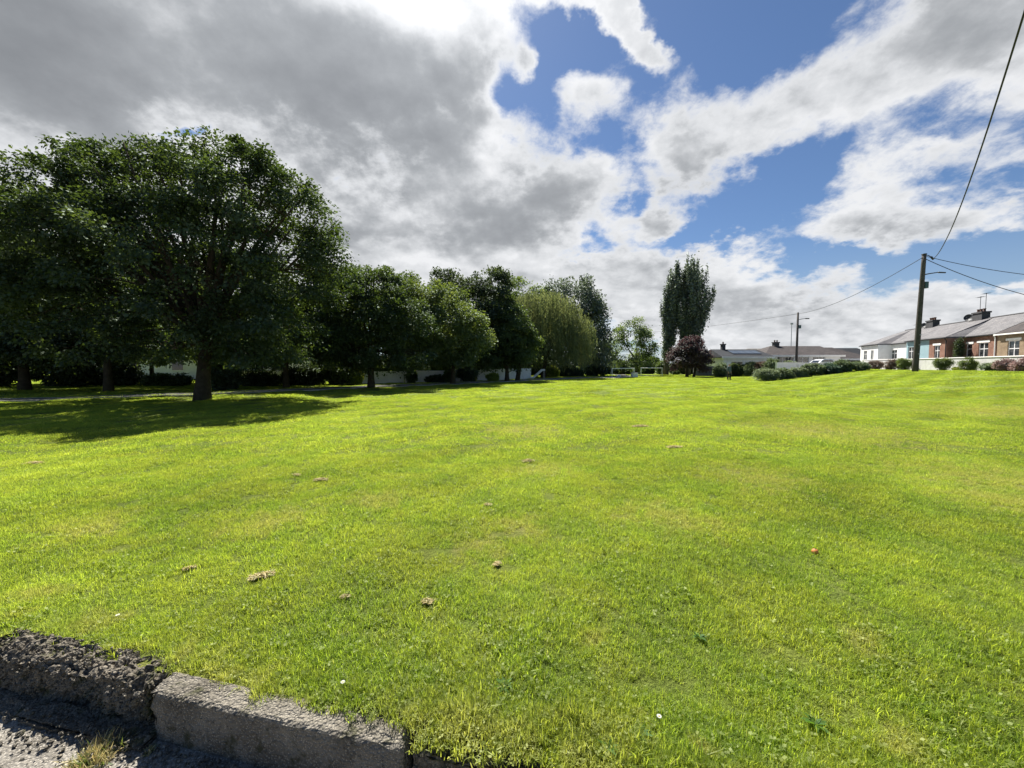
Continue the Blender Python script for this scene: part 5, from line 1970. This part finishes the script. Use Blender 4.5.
def person(px, Y):
    X = (px - 512) / F * Y
    zb = gz(X, Y)
    t = thing('person', 'person in a grey blue coat and dark trousers standing far out on the lawn', 'person', (X, Y, zb), R(25))
    H = 1.62

    def skin(name, joints, edges, rad, m, sub=2):
        me = bpy.data.meshes.new(name)
        me.from_pydata(joints, edges, [])
        o = link(name, me, m, t)
        md = o.modifiers.new('skin', 'SKIN')
        me.skin_vertices.new() if not me.skin_vertices else None
        for i, r in enumerate(rad):
            me.skin_vertices[0].data[i].radius = (r, r) if not isinstance(r, tuple) else r
        me.skin_vertices[0].data[0].use_root = True
        sd = o.modifiers.new('sub', 'SUBSURF')
        sd.levels = sd.render_levels = sub
        return o
    # pelvis, spine, chest, neck, head base, head, then arms and legs
    J = [(0, 0, .86), (0, 0, 1.05), (0, 0, 1.24), (0, -.005, 1.36), (0, -.01, 1.42), (0, -.02, 1.50), (0, -.015, 1.575)]
    E = [(0, 1), (1, 2), (2, 3), (3, 4), (4, 5), (5, 6)]
    Rr = [(.13, .10), (.115, .09), (.14, .10), (.055, .055), (.055, .06), (.078, .09), (.055, .06)]
    for s in (-1, 1):
        k = len(J)
        J += [(s * .17, 0, 1.31), (s * .215, .02, 1.05), (s * .20, -.07, .83), (s * .195, -.09, .76)]
        E += [(2, k), (k, k + 1), (k + 1, k + 2), (k + 2, k + 3)]
        Rr += [.055, .043, .032, .03]
        fb = k + 3
        for q in range(5):
            kk = len(J)
            J += [(s * (.195 + (.01 if q == 4 else 0)), -.12 + .018 * q - (.0 if q < 4 else -.02), .70 if q < 4 else .735), (s * .19, -.12 + .02 * q - .005, .655 if q < 4 else .70)]
            E += [(fb, kk), (kk, kk + 1)]
            Rr += [.009, .007]
        k = len(J)
        J += [(s * .09, 0, .80), (s * .12, -.03 * s, .46), (s * .14, -.02 * s, .09), (s * .15, -.14 - .02 * s, .04)]
        E += [(0, k), (k, k + 1), (k + 1, k + 2), (k + 2, k + 3)]
        Rr += [.085, .058, .04, .032]
    skin('body', J, E, Rr, M['skin'])
    tj = [(0, 0, .90), (-.09, 0, .80), (-.12, .03, .46), (-.14, .02, .12), (.09, 0, .80), (.12, -.03, .46), (.14, -.02, .12)]
    skin('trousers', tj, [(0, 1), (1, 2), (2, 3), (0, 4), (4, 5), (5, 6)], [.13, .11, .085, .075, .11, .085, .075], M['trousers'])
    cj = [(0, 0, .62), (0, 0, .95), (0, 0, 1.18), (0, -.0, 1.34)]
    ce = [(0, 1), (1, 2), (2, 3)]
    cr = [(.215, .17), (.18, .14), (.185, .135), (.085, .085)]
    for s in (-1, 1):
        k = len(cj)
        cj += [(s * .18, 0, 1.31), (s * .225, .02, 1.05), (s * .21, -.07, .84)]
        ce += [(2, k), (k, k + 1), (k + 1, k + 2)]
        cr += [.075, .062, .052]
    skin('coat', cj, ce, cr, M['coat'])
    skin('hair', [(0, .01, 1.50), (0, .01, 1.56), (0, -.01, 1.60)], [(0, 1), (1, 2)], [(.082, .085), (.085, .095), (.05, .06)], M['hair'])
    for s in (-1, 1):
        MB().lathe([(.02, 0), (.055, .01), (.055, .05), (.045, .09), (.02, .1)], 12, (s * .145, -.04 - .02 * s, 0)).box(s * .145 - .045, s * .145 + .045, -.17 - .02 * s, -.02, .002, .065).build('shoe', M['rubber'], t)
    return t


person(729, 37.5)


# ------------------------------------------------------------------ poles and wires
def wire(name, label, a, b, sag, r, n=40, ext=0., group='overhead wires'):
    a, b = Vector(a), Vector(b)
    pts = []
    for i in range(n + 1):
        u = i / n * (1 + ext)
        p = a.lerp(b, u)
        p.z -= sag * 4 * u * (1 - u)
        pts.append(p)
    o = MB().tube(pts, r, 6).build(name, M['cable'], None, True)
    return tag(o, label, 'cable', group)


PY = 30.0
pbase = at(915, 371, PY)
ptop = at(924.2, 254.5, PY)
pole = thing('utility_pole', 'tall leaning wooden utility pole with a short arm at the garden wall', 'utility pole', (pbase.x, pbase.y, gz(pbase.x, pbase.y)), 0, 'utility poles')
dv = ptop - Vector(pole.location)
n = 14
MB().tube([dv * (i / (n - 1)) if i else dv * -.05 for i in range(n)], [.19 - .06 * i / (n - 1) for i in range(n)], 16).build('shaft', M['pole_wood'], pole, True)
MB().lathe([(.15, -.02), (.165, .0), (.15, .05), (.02, .07)], 14, tuple(dv)).build('pole_cap', M['dark_metal'], pole)


def onp(py):
    """point of the leaning shaft at a picture height"""
    q = at(915, py, PY)
    f = (q.z - pole.location.z) / dv.z
    return dv * f


a0 = onp(275)
br = MB().tube([a0, a0 + Vector((.5, .0, .10)), a0 + Vector((1.15, .0, .20)), a0 + Vector((1.75, 0, .18))], [.045, .04, .035, .03], 8)
br.tube([a0 + Vector((1.2, 0, .20)), a0 + Vector((1.75, 0, .18))], [.055, .05], 8)
br.build('lamp_arm', M['dark_metal'], pole, True)
a1 = onp(285)
MB().box(a1.x + .12, a1.x + .40, a1.y - .14, a1.y + .10, a1.z - .26, a1.z + .24).build('junction_box', M['teal_box'], pole, bevel=.02)
a2 = onp(257)
hb = MB().tube([a2 + Vector((.0, -.05, .12)), a2 + Vector((.25, -.08, .10)), a2 + Vector((.52, -.12, -.10))], .03, 6)
hb.tube([a2 + Vector((.42, -.1, -.0)), a2 + Vector((.60, -.12, -.22))], .065, 8)
hb.build('cable_bracket', M['dark_metal'], pole, True)
for py in (335, 345, 354):
    c = onp(py)
    MB().box(c.x - .06, c.x + .06, c.y - .215, c.y - .16, c.z - .04, c.z + .05).build('number_plate', M['steel'], pole)
top_w = Vector(pole.location) + dv

# heavy cable sweeping over the viewer's right shoulder
A = Vector(pole.location) + a2 + Vector((.58, -.12, -.16))
la, lb_ = 2.64, (A.x - 2.64) / A.y
fy, fz = [], []
for px, py in ((941, 249), (955.8, 217), (972.5, 175), (989, 125), (1003.7, 79), (1024, 12.5)):
    d = ray(px, py)
    Yk = la / (d.x / d.y - lb_)
    fy.append(Yk)
    fz.append(EYE.z + d.z * Yk / d.y)
cf = np.polyfit(fy, fz, 2)
pts = []
for i in range(61):
    Yk = A.y + (-6 - A.y) * i / 60
    z = float(np.polyval(cf, Yk))
    z += (A.z - float(np.polyval(cf, A.y))) * max(0, 1 - (A.y - Yk) / 7)
    pts.append((la + lb_ * Yk, Yk, z))
tag(MB().tube(pts, .021, 8).build('service_cable', M['cable'], None, True), 'thick black cable sweeping up from the leaning pole to the top right corner', 'cable', 'overhead wires')
e1 = at(1075, 279, 27)
wire('overhead_wire', 'upper thin wire running right from the leaning pole top', top_w + Vector((.2, 0, -.15)), e1, .25, .020)
e2 = at(1100, 309, 29)
wire('overhead_wire', 'lower sagging wire running right from the leaning pole over the brick roof', top_w + Vector((.2, .1, -.3)), e2, .55, .024)

FY = 60.
fb_ = at(796, 372, FY)
ft = at(795.6, 312.5, FY)
fp = thing('lamp_pole', 'distant slim wooden pole with a lamp arm behind the shrub bed', 'utility pole', (fb_.x, fb_.y, .3), 0, 'utility poles')
hh = ft.z - .3
MB().tube([(0, 0, -.3), (0, 0, hh * .5), (0, 0, hh)], [.19, .16, .13], 12).build('shaft', M['pole_wood'], fp, True)
MB().tube([(0, 0, hh - 1.15), (.6, 0, hh - 1.0), (1.3, 0, hh - .92)], [.05, .045, .04], 8).build('lamp_arm', M['dark_metal'], fp, True)
MB().prism([(1.2, -.09), (1.75, -.07), (1.75, .07), (1.2, .09)], 'z', hh - 1.0, hh - .86).build('lamp_head', M['dark_metal'], fp)
MB().box(.05, .42, -.2, .1, hh - 2.45, hh - 1.95).build('junction_box', M['teal_box'], fp)
wire('overhead_wire', 'thin wire between the leaning pole and the distant lamp pole', top_w + Vector((-.15, 0, -.25)), Vector((fb_.x, fb_.y, .3)) + Vector((0, 0, hh - .2)), .75, .022)
e3 = at(560, 335, 120)
wire('overhead_wire', 'faint wire running left from the distant lamp pole behind the poplars', Vector((fb_.x, fb_.y, .1 + hh)), e3, 1.2, .022)
# slim mast beyond
mp = at(790.5, 362, 75)
mt = at(790.8, 324.5, 75)
ms = thing('slim_mast', 'slim grey mast with a small head behind the bungalow chimney', 'mast', (mp.x, mp.y, .6), 0)
MB().tube([(0, 0, -.3), (0, 0, mt.z - .6)], [.07, .05], 8).build('shaft', M['steel'], ms)
MB().box(-.22, .22, -.1, .1, mt.z - .6, mt.z - .3).build('head', M['steel'], ms)
